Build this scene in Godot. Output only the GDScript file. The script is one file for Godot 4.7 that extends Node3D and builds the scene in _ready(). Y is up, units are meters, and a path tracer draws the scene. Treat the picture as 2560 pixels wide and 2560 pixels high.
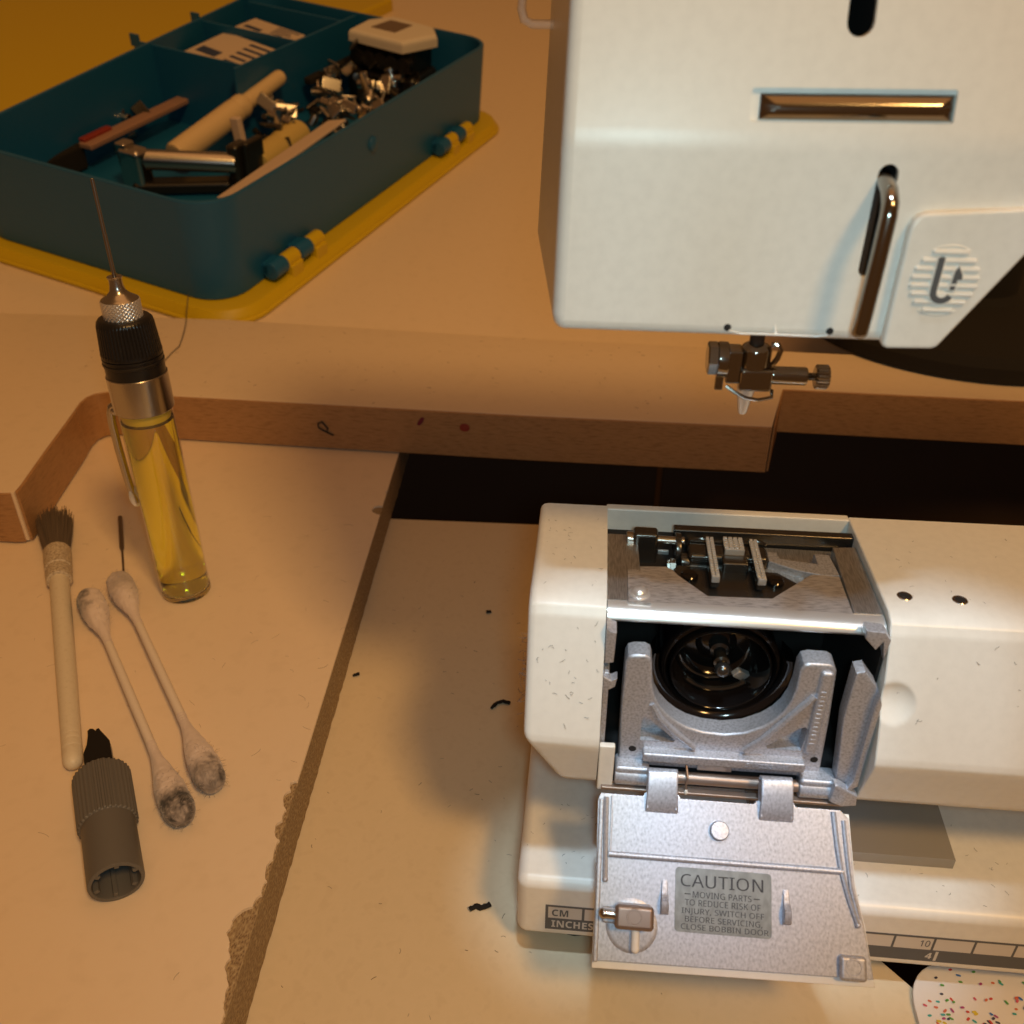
extends Node3D
# A sewing machine with its bobbin door open in a sewing table, cleaning tools beside it. All shapes are given in millimetres.

const S := 0.001
var M := {}
var used := {}
var rng := RandomNumberGenerator.new()


class Mb:
	# collects triangles (counter-clockwise seen from outside) and turns them into one mesh with normals smoothed below an angle
	var v := PackedVector3Array()
	var c := PackedColorArray()
	var T := Transform3D.IDENTITY
	var warp = null
	var color := Color(1, 1, 1)
	var painted := false

	func tri(a: Vector3, b: Vector3, d: Vector3) -> void:
		if warp != null:
			a = warp.call(a); b = warp.call(b); d = warp.call(d)
		v.push_back(T * a); v.push_back(T * b); v.push_back(T * d)
		c.push_back(color); c.push_back(color); c.push_back(color)

	func quad(a: Vector3, b: Vector3, d: Vector3, e: Vector3) -> void:
		tri(a, b, d); tri(a, d, e)

	func quadc(a: Vector3, b: Vector3, d: Vector3, e: Vector3, ca: Color, cb: Color, cd: Color, ce: Color) -> void:
		for p in [a, b, d, a, d, e]:
			v.push_back(T * p)
		for p in [ca, cb, cd, ca, cd, ce]:
			c.push_back(p)

	func grid(rows: Array, close_u := false) -> void:
		# rows of points; outward side: row direction x next-row direction
		for i in rows.size() - 1:
			var r0: PackedVector3Array = rows[i]
			var r1: PackedVector3Array = rows[i + 1]
			var n := r0.size()
			for j in (n if close_u else n - 1):
				var k := (j + 1) % n
				quad(r0[j], r0[k], r1[k], r1[j])

	func fan(ring: PackedVector3Array, flip := false) -> void:
		var m := Vector3.ZERO
		for p in ring:
			m += p
		m /= ring.size()
		for j in ring.size():
			if flip:
				tri(m, ring[(j + 1) % ring.size()], ring[j])
			else:
				tri(m, ring[j], ring[(j + 1) % ring.size()])

	func frame(dir: Vector3) -> Basis:
		var z := dir.normalized()
		var x := (Vector3.UP if absf(z.y) < 0.9 else Vector3.RIGHT).cross(z).normalized()
		return Basis(x, z.cross(x), z)

	func lathe(at: Vector3, dir: Vector3, prof: Array, seg := 32, ripple = null, cap0 := true, cap1 := true, flat := 1.0) -> void:
		# prof: [t along dir, radius]
		var b := frame(dir)
		var rows := []
		for pr in prof:
			var row := PackedVector3Array()
			for j in seg:
				var a := TAU * j / seg
				var r: float = pr[1]
				if ripple != null:
					r = ripple.call(a, pr[0], r)
				row.push_back(at + b.z * pr[0] + b.x * (cos(a) * r) + b.y * (sin(a) * r * flat))
			rows.push_back(row)
		grid(rows, true)
		if cap0:
			fan(rows[0], true)
		if cap1:
			fan(rows[rows.size() - 1])

	func cyl(a: Vector3, b: Vector3, r: float, seg := 24, bev := 0.15) -> void:
		var l := (b - a).length()
		lathe(a, b - a, [[0.0, r - bev], [bev * 0.3, r - bev * 0.3], [bev, r], [l - bev, r], [l - bev * 0.3, r - bev * 0.3], [l, r - bev]], seg)

	func tube(pts: Array, r, seg := 8, flat := 1.0, up := Vector3.ZERO, caps := true) -> void:
		var rows := []
		var prev := Vector3.ZERO
		for i in pts.size():
			var p: Vector3 = pts[i]
			var d: Vector3 = ((pts[mini(i + 1, pts.size() - 1)] as Vector3) - (pts[maxi(i - 1, 0)] as Vector3)).normalized()
			var x: Vector3
			if up != Vector3.ZERO:
				x = (up - d * up.dot(d)).normalized()
			elif i == 0:
				x = frame(d).x
			else:
				x = (prev - d * prev.dot(d)).normalized()
			prev = x
			var y := d.cross(x)
			var rr: float = r[i] if r is Array else r
			var row := PackedVector3Array()
			for j in seg:
				var a := TAU * j / seg
				row.push_back(p + x * (cos(a) * rr * flat) + y * (sin(a) * rr))
			rows.push_back(row)
		grid(rows, true)
		if caps:
			fan(rows[0], true)
			fan(rows[rows.size() - 1])

	func ball(at: Vector3, r: Vector3, seg := 16) -> void:
		var rows := []
		var n := seg / 2
		for i in range(1, n):
			var t := PI * i / n
			var row := PackedVector3Array()
			for j in seg:
				var a := TAU * j / seg
				row.push_back(at + Vector3(sin(t) * cos(a) * r.x, -cos(t) * r.y, -sin(t) * sin(a) * r.z))
			rows.push_back(row)
		grid(rows, true)
		fan(rows[0], true)
		fan(rows[rows.size() - 1])

	func rbox(lo: Vector3, hi: Vector3, r := 0.4, seg := 2) -> void:
		# box with rounded edges
		var h := (hi - lo) / 2
		var m := (hi + lo) / 2
		r = minf(r, minf(h.x, minf(h.y, h.z)) * 0.98)
		for ax in 3:
			for sg in [-1.0, 1.0]:
				var u := (ax + 1) % 3
				var w := (ax + 2) % 3
				var cu := _ticks(h[u], r, seg)
				var cw := _ticks(h[w], r, seg)
				var rows := []
				for q in cw:
					var row := PackedVector3Array()
					for p in cu:
						var pt := Vector3.ZERO
						pt[ax] = sg * h[ax]
						pt[u] = p * sg
						pt[w] = q
						var inn := Vector3(clampf(pt.x, -h.x + r, h.x - r), clampf(pt.y, -h.y + r, h.y - r), clampf(pt.z, -h.z + r, h.z - r))
						row.push_back(m + inn + (pt - inn).normalized() * r)
					rows.push_back(row)
				grid(rows)

	func _ticks(h: float, r: float, seg: int) -> Array:
		var o := []
		for i in seg + 1:
			o.push_back(-h + r - r * tan(PI / 4 * (1.0 - float(i) / seg)))
		for i in seg + 1:
			o.push_back(h - r + r * tan(PI / 4 * i / seg))
		return o

	static func ccw(p: PackedVector2Array) -> PackedVector2Array:
		if Geometry2D.is_polygon_clockwise(p):
			p = p.duplicate()
			p.reverse()
		return p

	func inset(p: PackedVector2Array, d: float) -> PackedVector2Array:
		var o := PackedVector2Array()
		var n := p.size()
		for i in n:
			var e0 := (p[i] - p[(i + n - 1) % n]).normalized()
			var e1 := (p[(i + 1) % n] - p[i]).normalized()
			var n0 := Vector2(-e0.y, e0.x)
			var n1 := Vector2(-e1.y, e1.x)
			var b := (n0 + n1)
			var k := maxf(0.35, 1.0 + n0.dot(n1))
			o.push_back(p[i] + b * (d / k))
		return o

	func plate(outer: PackedVector2Array, holes: Array, d0: float, d1: float, bev := 0.2, bseg := 2, ysplit := [], back := true, hole_depth := -1.0) -> void:
		# a slab in local (x, y), from depth d0 to d1 along z, front edges rounded, holes with walls
		outer = ccw(outer)
		var face := inset(outer, bev)
		var xs := []
		for h in holes:
			var lo := Vector2(1e9, 1e9)
			var hi := Vector2(-1e9, -1e9)
			for p in h:
				lo = lo.min(p); hi = hi.max(p)
			xs.push_back((lo.x + hi.x) / 2)
		xs.sort()
		for side in ([1, 0] if back else [1]):
			var d := d1 if side else d0
			var polys := [face if side else outer]
			polys = _split(polys, xs, 0)
			polys = _split(polys, ysplit, 1)
			for h in holes:
				var nx := []
				for p in polys:
					nx.append_array(Geometry2D.clip_polygons(p, h))
				polys = nx
			for p in polys:
				if p.size() < 3 or Geometry2D.is_polygon_clockwise(p):
					continue
				var ix := Geometry2D.triangulate_polygon(p)
				for k in range(0, ix.size(), 3):
					var a: Vector2 = p[ix[k]]
					var b: Vector2 = p[ix[k + 1]]
					var e: Vector2 = p[ix[k + 2]]
					if (b - a).cross(e - a) < 0:
						var s := b
						b = e; e = s
					if side:
						tri(Vector3(a.x, a.y, d), Vector3(b.x, b.y, d), Vector3(e.x, e.y, d))
					else:
						tri(Vector3(a.x, a.y, d), Vector3(e.x, e.y, d), Vector3(b.x, b.y, d))
		var rows := []
		var n := outer.size()
		if bev > 0.0:
			for k in bseg + 1:
				var t := PI / 2 * k / bseg
				var q := inset(outer, bev * (1.0 - sin(t)))
				var row := PackedVector3Array()
				for i in n:
					row.push_back(Vector3(q[i].x, q[i].y, d1 - bev + bev * cos(t)))
				rows.push_back(row)
		else:
			var row := PackedVector3Array()
			for i in n:
				row.push_back(Vector3(outer[i].x, outer[i].y, d1))
			rows.push_back(row)
		var last := PackedVector3Array()
		for i in n:
			last.push_back(Vector3(outer[i].x, outer[i].y, d0))
		rows.push_back(last)
		rows.reverse()
		grid(_dense(rows, ysplit), true)
		for h in holes:
			h = ccw(h)
			var hd := d0 if hole_depth < 0 else d1 - hole_depth
			for i in h.size():
				var a: Vector2 = h[i]
				var b: Vector2 = h[(i + 1) % h.size()]
				quad(Vector3(a.x, a.y, d1), Vector3(b.x, b.y, d1), Vector3(b.x, b.y, hd), Vector3(a.x, a.y, hd))

	func _dense(rows: Array, ys: Array) -> Array:
		# adds points on the outline where it crosses the split heights, so that warped faces stay closed
		if ys.is_empty():
			return rows
		var out := []
		for r in rows:
			out.push_back(PackedVector3Array())
		var n: int = rows[0].size()
		var base: PackedVector3Array = rows[0]
		for j in n:
			var k := (j + 1) % n
			var ts := [0.0]
			for y in ys:
				var dy := base[k].y - base[j].y
				if absf(dy) > 1e-6:
					var t: float = (y - base[j].y) / dy
					if t > 0.001 and t < 0.999:
						ts.push_back(t)
			ts.sort()
			for t in ts:
				for q in rows.size():
					var r: PackedVector3Array = rows[q]
					out[q].push_back(r[j].lerp(r[k], t))
		return out

	func _split(polys: Array, cuts: Array, axis: int) -> Array:
		if cuts.is_empty():
			return polys
		var big := 2000.0
		var edges := [-big]
		edges.append_array(cuts)
		edges.push_back(big)
		var out := []
		for p in polys:
			for i in edges.size() - 1:
				var a: float = edges[i]
				var b: float = edges[i + 1]
				if b - a < 1e-5:
					continue
				var r: PackedVector2Array
				if axis == 0:
					r = PackedVector2Array([Vector2(a, -big), Vector2(b, -big), Vector2(b, big), Vector2(a, big)])
				else:
					r = PackedVector2Array([Vector2(-big, a), Vector2(big, a), Vector2(big, b), Vector2(-big, b)])
				out.append_array(Geometry2D.intersect_polygons(p, r))
		return out

	func text(s: String, x0: float, x1: float, y0: float, y1: float, d0: float, d1: float, bold := false) -> void:
		# lettering fitted to the box x0..x1, y0..y1 of the local plane
		var tm := TextMesh.new()
		var f := SystemFont.new()
		f.font_names = PackedStringArray(["Droid Sans"])
		f.font_weight = 700 if bold else 400
		tm.font = f
		tm.text = s
		tm.font_size = 64
		tm.pixel_size = 1.0
		tm.depth = 1.0
		tm.curve_step = 2.0
		var a := tm.surface_get_arrays(0)
		var pv: PackedVector3Array = a[Mesh.ARRAY_VERTEX]
		var ix: PackedInt32Array = a[Mesh.ARRAY_INDEX] if a[Mesh.ARRAY_INDEX] != null else PackedInt32Array(range(pv.size()))
		var lo := Vector3(1e9, 1e9, 1e9)
		var hi := -lo
		for p in pv:
			lo = lo.min(p); hi = hi.max(p)
		var q := PackedVector3Array()
		for p in pv:
			var t := (p - lo) / (hi - lo)
			q.push_back(Vector3(lerpf(x0, x1, t.x), lerpf(y0, y1, t.y), lerpf(d0, d1, t.z)))
		for k in range(0, ix.size(), 3):
			tri(q[ix[k]], q[ix[k + 2]], q[ix[k + 1]])

	func mesh(material: Material, angle := 38.0, o := Vector3.ZERO) -> ArrayMesh:
		var n := v.size()
		var fn := PackedVector3Array()
		fn.resize(n / 3)
		var at := {}
		for f in n / 3:
			var nn := (v[f * 3 + 1] - v[f * 3]).cross(v[f * 3 + 2] - v[f * 3])
			fn[f] = nn
			for k in 3:
				var key := Vector3i((v[f * 3 + k] * 500.0).round())
				if at.has(key):
					at[key].push_back(f)
				else:
					at[key] = PackedInt32Array([f])
		var lim := cos(deg_to_rad(angle))
		var nv := PackedVector3Array()
		var nn2 := PackedVector3Array()
		var nc := PackedColorArray()
		for f in n / 3:
			var own := fn[f].normalized()
			if fn[f].length_squared() < 1e-14:
				continue
			for k in [0, 2, 1]:
				var p := v[f * 3 + k]
				var key := Vector3i((p * 500.0).round())
				var sum := Vector3.ZERO
				for g in at[key]:
					if fn[g].normalized().dot(own) > lim:
						sum += fn[g]
				nv.push_back((p - o) * 0.001)
				nn2.push_back(sum.normalized() if sum.length_squared() > 1e-20 else own)
				if painted:
					nc.push_back(c[f * 3 + k])
		var a := []
		a.resize(Mesh.ARRAY_MAX)
		a[Mesh.ARRAY_VERTEX] = nv
		a[Mesh.ARRAY_NORMAL] = nn2
		if painted:
			a[Mesh.ARRAY_COLOR] = nc
		var m := ArrayMesh.new()
		m.add_surface_from_arrays(Mesh.PRIMITIVE_TRIANGLES, a)
		m.surface_set_material(0, material)
		return m


# ---------- naming ----------
func numbered(called: String) -> String:
	used[called] = used.get(called, 0) + 1
	return called if used[called] == 1 else "%s_%03d" % [called, used[called] - 1]


func thing(called: String, label: String, category: String, base: Vector3, group := "", turn := Basis.IDENTITY) -> Node3D:
	var o := Node3D.new()
	o.name = numbered(called)
	o.transform = Transform3D(turn, base * S)
	o.set_meta("label", label)
	o.set_meta("category", category)
	if group:
		o.set_meta("group", group)
	# parts are given in the world's millimetres unless the thing is turned; then in its own
	o.set_meta("origin", base if turn == Basis.IDENTITY else Vector3.ZERO)
	add_child(o)
	return o


func part(called: String, b: Mb, m: Material, parent: Node3D, angle := 38.0) -> MeshInstance3D:
	var o := MeshInstance3D.new()
	var org: Vector3 = parent.get_meta("origin")
	o.name = called
	var k := 1
	while parent.has_node(NodePath(o.name)):
		o.name = "%s_%03d" % [called, k]
		k += 1
	o.mesh = b.mesh(m, angle, org)
	o.set_meta("origin", org)
	parent.add_child(o)
	return o


func setting(called: String, b: Mb, m: Material) -> MeshInstance3D:
	var o := MeshInstance3D.new()
	o.name = numbered(called)
	o.mesh = b.mesh(m)
	o.set_meta("kind", "structure")
	add_child(o)
	return o


func clean() -> void:
	for n in find_children("*", "Node3D", true, false):
		if n.has_meta("origin"):
			n.remove_meta("origin")


# ---------- materials ----------
func noise(freq: float, oct := 3, seed_ := 1, kind := FastNoiseLite.TYPE_SIMPLEX_SMOOTH) -> FastNoiseLite:
	var n := FastNoiseLite.new()
	n.noise_type = kind
	n.frequency = freq
	n.fractal_octaves = oct
	n.seed = seed_
	return n


func tex(n: FastNoiseLite, stops: Array, size := 512) -> NoiseTexture2D:
	var t := NoiseTexture2D.new()
	t.width = size
	t.height = size
	t.seamless = true
	t.noise = n
	if stops.size():
		var g := Gradient.new()
		g.offsets = PackedFloat32Array(stops.map(func(s): return s[0]))
		g.colors = PackedColorArray(stops.map(func(s): return (s[1] as Color).linear_to_srgb()))
		t.color_ramp = g
	return t


func mat(called: String, col: Color, rough := 0.5, metal := 0.0, spec := 0.5) -> StandardMaterial3D:
	var m := StandardMaterial3D.new()
	m.resource_name = called
	m.albedo_color = col.linear_to_srgb()
	m.roughness = rough
	m.metallic = metal
	m.metallic_specular = spec
	M[called] = m
	return m


func tri_map(m: StandardMaterial3D, scale: Vector3) -> void:
	m.uv1_triplanar = true
	m.uv1_scale = scale


func g3(x: float) -> Color:
	return Color(x, x, x)


func materials() -> void:
	var m := mat("white_enamel", Color(0.8, 0.79, 0.75), 0.36)
	m.albedo_texture = tex(noise(0.02, 4, 3), [[0.0, g3(0.93)], [0.5, g3(0.97)], [1.0, g3(1.0)]])
	m.heightmap_enabled = true
	m.heightmap_texture = tex(noise(0.06, 2, 5), [])
	m.heightmap_scale = 0.0009
	tri_map(m, Vector3.ONE * 30)
	m = mat("cast_zinc", Color(1, 1, 1), 0.5, 0.6)
	m.albedo_texture = tex(noise(0.035, 6, 8), [[0.1, Color(0.3, 0.315, 0.35)], [0.4, Color(0.46, 0.475, 0.53)], [0.85, Color(0.58, 0.6, 0.66)]], 1024)
	m.heightmap_enabled = true
	m.heightmap_texture = tex(noise(0.13, 3, 12), [], 1024)
	m.heightmap_scale = 0.0014
	m.roughness_texture = tex(noise(0.05, 3, 14), [[0.0, g3(0.75)], [1.0, g3(1.0)]])
	tri_map(m, Vector3.ONE * 32)
	m = mat("brushed_aluminium", Color(1, 1, 1), 0.38, 0.85)
	m.albedo_texture = tex(noise(0.03, 4, 21), [[0.2, g3(0.34)], [0.5, g3(0.46)], [0.8, g3(0.55)]])
	m.heightmap_enabled = true
	m.heightmap_texture = tex(noise(0.06, 3, 23), [])
	m.heightmap_scale = 0.002
	tri_map(m, Vector3(160, 14, 14))
	m = mat("milled_aluminium", Color(1, 1, 1), 0.42, 0.75)
	m.albedo_texture = tex(noise(0.03, 4, 31), [[0.2, Color(0.42, 0.41, 0.42)], [0.45, Color(0.66, 0.65, 0.66)], [0.8, Color(0.74, 0.73, 0.74)]])
	m.heightmap_enabled = true
	m.heightmap_texture = tex(noise(0.06, 3, 33), [])
	m.heightmap_scale = 0.002
	tri_map(m, Vector3(16, 16, 130))
	m = mat("dark_steel", Color(0.1, 0.095, 0.09), 0.26, 0.85)
	m.roughness_texture = tex(noise(0.03, 3, 41), [[0.0, g3(0.6)], [1.0, g3(1.0)]])
	tri_map(m, Vector3.ONE * 60)
	mat("nickel", Color(0.5, 0.48, 0.45), 0.24, 1.0)
	mat("chrome", Color(0.62, 0.6, 0.57), 0.1, 1.0)
	mat("dark_chrome", Color(0.3, 0.285, 0.26), 0.13, 1.0)
	mat("bright_steel", Color(0.75, 0.75, 0.75), 0.3, 0.7)
	mat("oily_black", Color(0.006, 0.005, 0.005), 0.12, 0.0, 0.5)
	mat("matt_black", Color(0.008, 0.007, 0.007), 0.7)
	mat("black_plastic", Color(0.009, 0.009, 0.01), 0.3)
	mat("black_felt", Color(0.006, 0.005, 0.005), 0.9)
	mat("grey_print", Color(0.09, 0.095, 0.105), 0.5)
	mat("dark_print", Color(0.03, 0.034, 0.042), 0.5)
	mat("white_print", Color(0.6, 0.58, 0.54), 0.5)
	mat("scale_pale", Color(0.62, 0.58, 0.54), 0.4)
	m = mat("label_grey", Color(0.3, 0.33, 0.33), 0.35, 0.2)
	m.albedo_texture = tex(noise(0.02, 4, 52), [[0.2, g3(0.75)], [0.8, g3(1.0)]])
	tri_map(m, Vector3.ONE * 40)
	m = mat("brown_steel", Color(0.3, 0.23, 0.19), 0.4, 0.7)
	m = mat("laminate", Color(0.8, 0.66, 0.5), 0.36)
	m.albedo_texture = tex(noise(0.006, 6, 61), [[0.1, Color(0.955, 0.95, 0.94)], [0.45, g3(1.0)], [0.9, Color(0.985, 0.98, 0.975)]], 1024)
	m.heightmap_enabled = true
	m.heightmap_texture = tex(noise(0.12, 2, 63), [])
	m.heightmap_scale = 0.00025
	tri_map(m, Vector3.ONE * 14)
	m = mat("platform_laminate", Color(0.7, 0.59, 0.42), 0.4)
	m.albedo_texture = tex(noise(0.012, 5, 65), [[0.2, Color(0.95, 0.945, 0.93)], [0.45, g3(1.0)], [0.75, Color(0.98, 0.98, 0.97)]], 1024)
	tri_map(m, Vector3.ONE * 12)
	m = mat("veneer", Color(1, 1, 1), 0.45)
	m.albedo_texture = tex(noise(0.02, 5, 71), [[0.1, Color(0.27, 0.14, 0.06)], [0.42, Color(0.38, 0.205, 0.092)], [0.6, Color(0.43, 0.24, 0.11)], [0.9, Color(0.34, 0.175, 0.075)]], 1024)
	m.heightmap_enabled = true
	m.heightmap_texture = tex(noise(0.05, 3, 73), [])
	m.heightmap_scale = 0.003
	tri_map(m, Vector3(5, 40, 5))
	m = mat("particle_board", Color(1, 1, 1), 0.85)
	m.albedo_texture = tex(noise(0.05, 3, 81, FastNoiseLite.TYPE_CELLULAR), [[0.0, Color(0.09, 0.055, 0.028)], [0.3, Color(0.26, 0.175, 0.095)], [0.55, Color(0.38, 0.28, 0.155)], [0.9, Color(0.5, 0.39, 0.24)]], 1024)
	m.heightmap_enabled = true
	m.heightmap_texture = tex(noise(0.05, 3, 81, FastNoiseLite.TYPE_CELLULAR), [], 1024)
	m.heightmap_scale = 0.03
	tri_map(m, Vector3(30, 30, 14))
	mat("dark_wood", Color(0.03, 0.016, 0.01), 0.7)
	mat("floor_dark", Color(0.05, 0.03, 0.02), 0.8)
	m = mat("blue_plastic", Color(0.007, 0.1, 0.25), 0.42)
	mat("yellow_plastic", Color(0.62, 0.45, 0.008), 0.4)
	mat("cream_plastic", Color(0.68, 0.52, 0.3), 0.4)
	mat("pale_yellow_plastic", Color(0.6, 0.46, 0.16), 0.4)
	mat("mauve_plastic", Color(0.34, 0.2, 0.15), 0.5)
	mat("pale_plastic", Color(0.62, 0.5, 0.42), 0.5)
	mat("white_plastic", Color(0.72, 0.68, 0.62), 0.4)
	mat("card", Color(0.6, 0.5, 0.42), 0.7)
	mat("blue_ink", Color(0.03, 0.05, 0.13), 0.6)
	mat("red_plastic", Color(0.25, 0.03, 0.02), 0.5)
	m = mat("bone_plastic", Color(0.7, 0.63, 0.5), 0.45)
	m.albedo_texture = tex(noise(0.03, 4, 91), [[0.12, Color(0.9, 0.88, 0.84)], [0.4, g3(1.0)]])
	tri_map(m, Vector3.ONE * 30)
	m = mat("dirty_ferrule", Color(0.6, 0.52, 0.4), 0.5)
	m.albedo_texture = tex(noise(0.04, 4, 93), [[0.2, Color(0.45, 0.4, 0.36)], [0.6, g3(1.0)]])
	tri_map(m, Vector3.ONE * 40)
	mat("bristle_grey", Color(0.13, 0.1, 0.075), 0.6)
	m = mat("grey_plastic", Color(0.125, 0.118, 0.11), 0.5)
	m = mat("paper_white", Color(0.74, 0.66, 0.58), 0.7)
	m = mat("cotton", Color(1, 1, 1), 0.95)
	m.vertex_color_use_as_albedo = true
	m.rim_enabled = true
	m.rim = 0.6
	m = mat("tinted", Color(1, 1, 1), 0.5)
	m.vertex_color_use_as_albedo = true
	m = mat("fibre", Color(1, 1, 1), 0.9)
	m.vertex_color_use_as_albedo = true
	mat("steel_band", Color(0.5, 0.48, 0.46), 0.22, 1.0)
	mat("needle_steel", Color(0.3, 0.27, 0.24), 0.35, 1.0)
	m = mat("oil", Color(0.98, 0.92, 0.025), 0.0)
	m.albedo_color.a = 0.0
	m.refraction_enabled = true
	m.refraction_scale = 0.047
	m = mat("clear_glass", Color(0.97, 0.97, 0.95), 0.0)
	m.albedo_color.a = 0.0
	m.refraction_enabled = true
	m.refraction_scale = 0.05
	m = mat("glass_wall", Color(1, 1, 1), 0.02)
	m.albedo_color.a = 0.04
	m.transparency = BaseMaterial3D.TRANSPARENCY_ALPHA
	m = mat("clear_plastic", Color(0.8, 0.75, 0.68), 0.12)
	m.albedo_color.a = 0.22
	m.transparency = BaseMaterial3D.TRANSPARENCY_ALPHA
	m = mat("smoked_acrylic", Color(0.3, 0.28, 0.25), 0.2)
	mat("sheet_white", Color(0.74, 0.71, 0.7), 0.5)


func capsule2(a: Vector2, b: Vector2, ra: float, rb: float, n := 10) -> PackedVector2Array:
	var p := PackedVector2Array()
	var t0 := (b - a).angle()
	for i in n + 1:
		p.push_back(b + Vector2.from_angle(t0 - PI / 2 + PI * i / n) * rb)
	for i in n + 1:
		p.push_back(a + Vector2.from_angle(t0 + PI / 2 + PI * i / n) * ra)
	return p


func round_rect(x0: float, y0: float, x1: float, y1: float, r: float, n := 4) -> PackedVector2Array:
	var p := PackedVector2Array()
	var cs := [Vector2(x1 - r, y0 + r), Vector2(x1 - r, y1 - r), Vector2(x0 + r, y1 - r), Vector2(x0 + r, y0 + r)]
	for k in 4:
		for i in n + 1:
			p.push_back(cs[k] + Vector2.from_angle(-PI / 2 + PI / 2 * k + PI / 2 * i / n) * r)
	return p


func P2(a: Array) -> PackedVector2Array:
	var p := PackedVector2Array()
	for i in range(0, a.size(), 2):
		p.push_back(Vector2(a[i], a[i + 1]))
	return p


func flat_xz(y: float) -> Transform3D:
	# local (x, y, d) -> world (x, y + d, -y): slabs lying flat; polygon y is -z
	return Transform3D(Basis(Vector3.RIGHT, Vector3(0, 0, -1), Vector3.UP), Vector3(0, y, 0))


func xz(a: Array) -> PackedVector2Array:
	var p := PackedVector2Array()
	for i in range(0, a.size(), 2):
		p.push_back(Vector2(a[i], -a[i + 1]))
	return p


func fibres(b: Mb, n: int, place: Callable, len0: float, len1: float, r: float, cols: Array, lie := true) -> void:
	for i in n:
		var p: Vector3 = place.call()
		var nrm := Vector3.UP
		var d := Vector3(rng.randf_range(-1, 1), 0.0 if lie else rng.randf_range(-1, 1), rng.randf_range(-1, 1)).normalized()
		var l := rng.randf_range(len0, len1)
		var bend := rng.randf_range(-1.6, 1.6)
		var pts := []
		var q := p
		for k in 5:
			pts.push_back(q)
			q += d * (l / 4)
			d = d.rotated(nrm, bend / 4 + rng.randf_range(-0.25, 0.25))
		b.color = cols[rng.randi() % cols.size()]
		b.tube(pts, r * rng.randf_range(0.6, 1.2), 3, 1.0, Vector3.ZERO, false)


func _ready() -> void:
	rng.seed = 7
	# ---------- camera, air, light ----------
	var cam := Camera3D.new()
	cam.name = "camera"
	cam.fov = 59.2
	cam.near = 0.01
	cam.far = 20.0
	cam.position = Vector3(5.3, 212.2, 150.2) * S
	cam.basis = Basis(Vector3.UP, deg_to_rad(5.41)) * Basis(Vector3.RIGHT, deg_to_rad(-31.21))
	var at := CameraAttributesPhysical.new()
	at.frustum_focal_length = 21.12
	at.frustum_near = 0.01
	at.frustum_far = 20.0
	at.frustum_focus_distance = 0.262
	at.exposure_aperture = 15.0
	cam.attributes = at
	add_child(cam)
	cam.current = true
	var env := Environment.new()
	env.background_mode = Environment.BG_COLOR
	env.background_color = Color(0.13, 0.055, 0.018).linear_to_srgb()
	env.tonemap_mode = Environment.TONE_MAPPER_LINEAR
	env.tonemap_exposure = 1.0
	env.sdfgi_enabled = true
	env.ssao_enabled = true
	env.ssil_enabled = true
	var we := WorldEnvironment.new()
	we.name = "air"
	we.environment = env
	add_child(we)
	# warm room lamp, in front and to the right, high
	area_light("room_lamp", Vector3(714, 1610, 880), Vector3(0, 20, -120), 260, Color(1.0, 0.55, 0.18), 1.75)
	# added soft orange panel that stands in for the room's bounced light
	area_light("added_bounce_panel", Vector3(250, 2300, -100), Vector3(100, 0, -150), 1900, Color(1.0, 0.44, 0.14), 0.75)
	# three narrow cool spots, added to light arm and deck but miss the head
	for x in [6.0, 44.0, 82.0]:
		spot("added_deck_spot", Vector3(x, 400, 47), Vector3(x + 4.0, 30, -14), Color(0.64, 0.85, 1.0), 0.066, 4.7, 0.3, 0.012)
	# the telephone's own light beside its lens
	spot("phone_light", Vector3(15, 214, 153), Vector3(10, 100, -60), Color(0.62, 0.93, 0.98), 0.0148, 60.0, 1.0, 0.004)
	spot("added_door_spot", Vector3(15, 214, 153), Vector3(46, 32, 8), Color(0.36, 0.55, 1.0), 0.011, 10.0, 0.9, 0.004)  # narrow blue spot added to brighten the open door
	materials()
	table()
	machine()
	tools()
	organizer()
	dust()
	clean()


func area_light(called: String, p: Vector3, to: Vector3, size: float, col: Color, energy: float) -> void:
	var l := AreaLight3D.new()
	l.name = called
	l.light_color = col.linear_to_srgb()
	l.light_energy = energy
	l.area_size = Vector2(size, size) * S
	l.area_normalize_energy = true
	l.shadow_enabled = true
	add_child(l)
	l.look_at_from_position(p * S, to * S)


# ---------- the table ----------
func ribbon(b: Mb, line: PackedVector2Array, y0: float, y1: float, t: float) -> void:
	# an edge strip of thickness t along a line in plan (x, z), on the line's right-hand side
	var outp := PackedVector2Array()
	var n := line.size()
	for i in n:
		var e0 := (line[maxi(i, 1)] - line[maxi(i, 1) - 1]).normalized()
		var e1 := (line[mini(i + 1, n - 1)] - line[mini(i + 1, n - 1) - 1]).normalized()
		var nn := (Vector2(-e0.y, e0.x) + Vector2(-e1.y, e1.x)).normalized()
		outp.push_back(line[i] + nn * t)
	var rows := []
	var prof := [[0.0, y0], [1.0, y0], [1.0, y1 - 0.3], [0.6, y1], [0.0, y1]]
	for i in n:
		var row := PackedVector3Array()
		for p in prof:
			var q: Vector2 = line[i].lerp(outp[i], p[0])
			row.push_back(Vector3(q.x, p[1], q.y))
		rows.push_back(row)
	b.grid(rows, true)
	b.fan(rows[0], true)
	b.fan(rows[n - 1])


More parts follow.
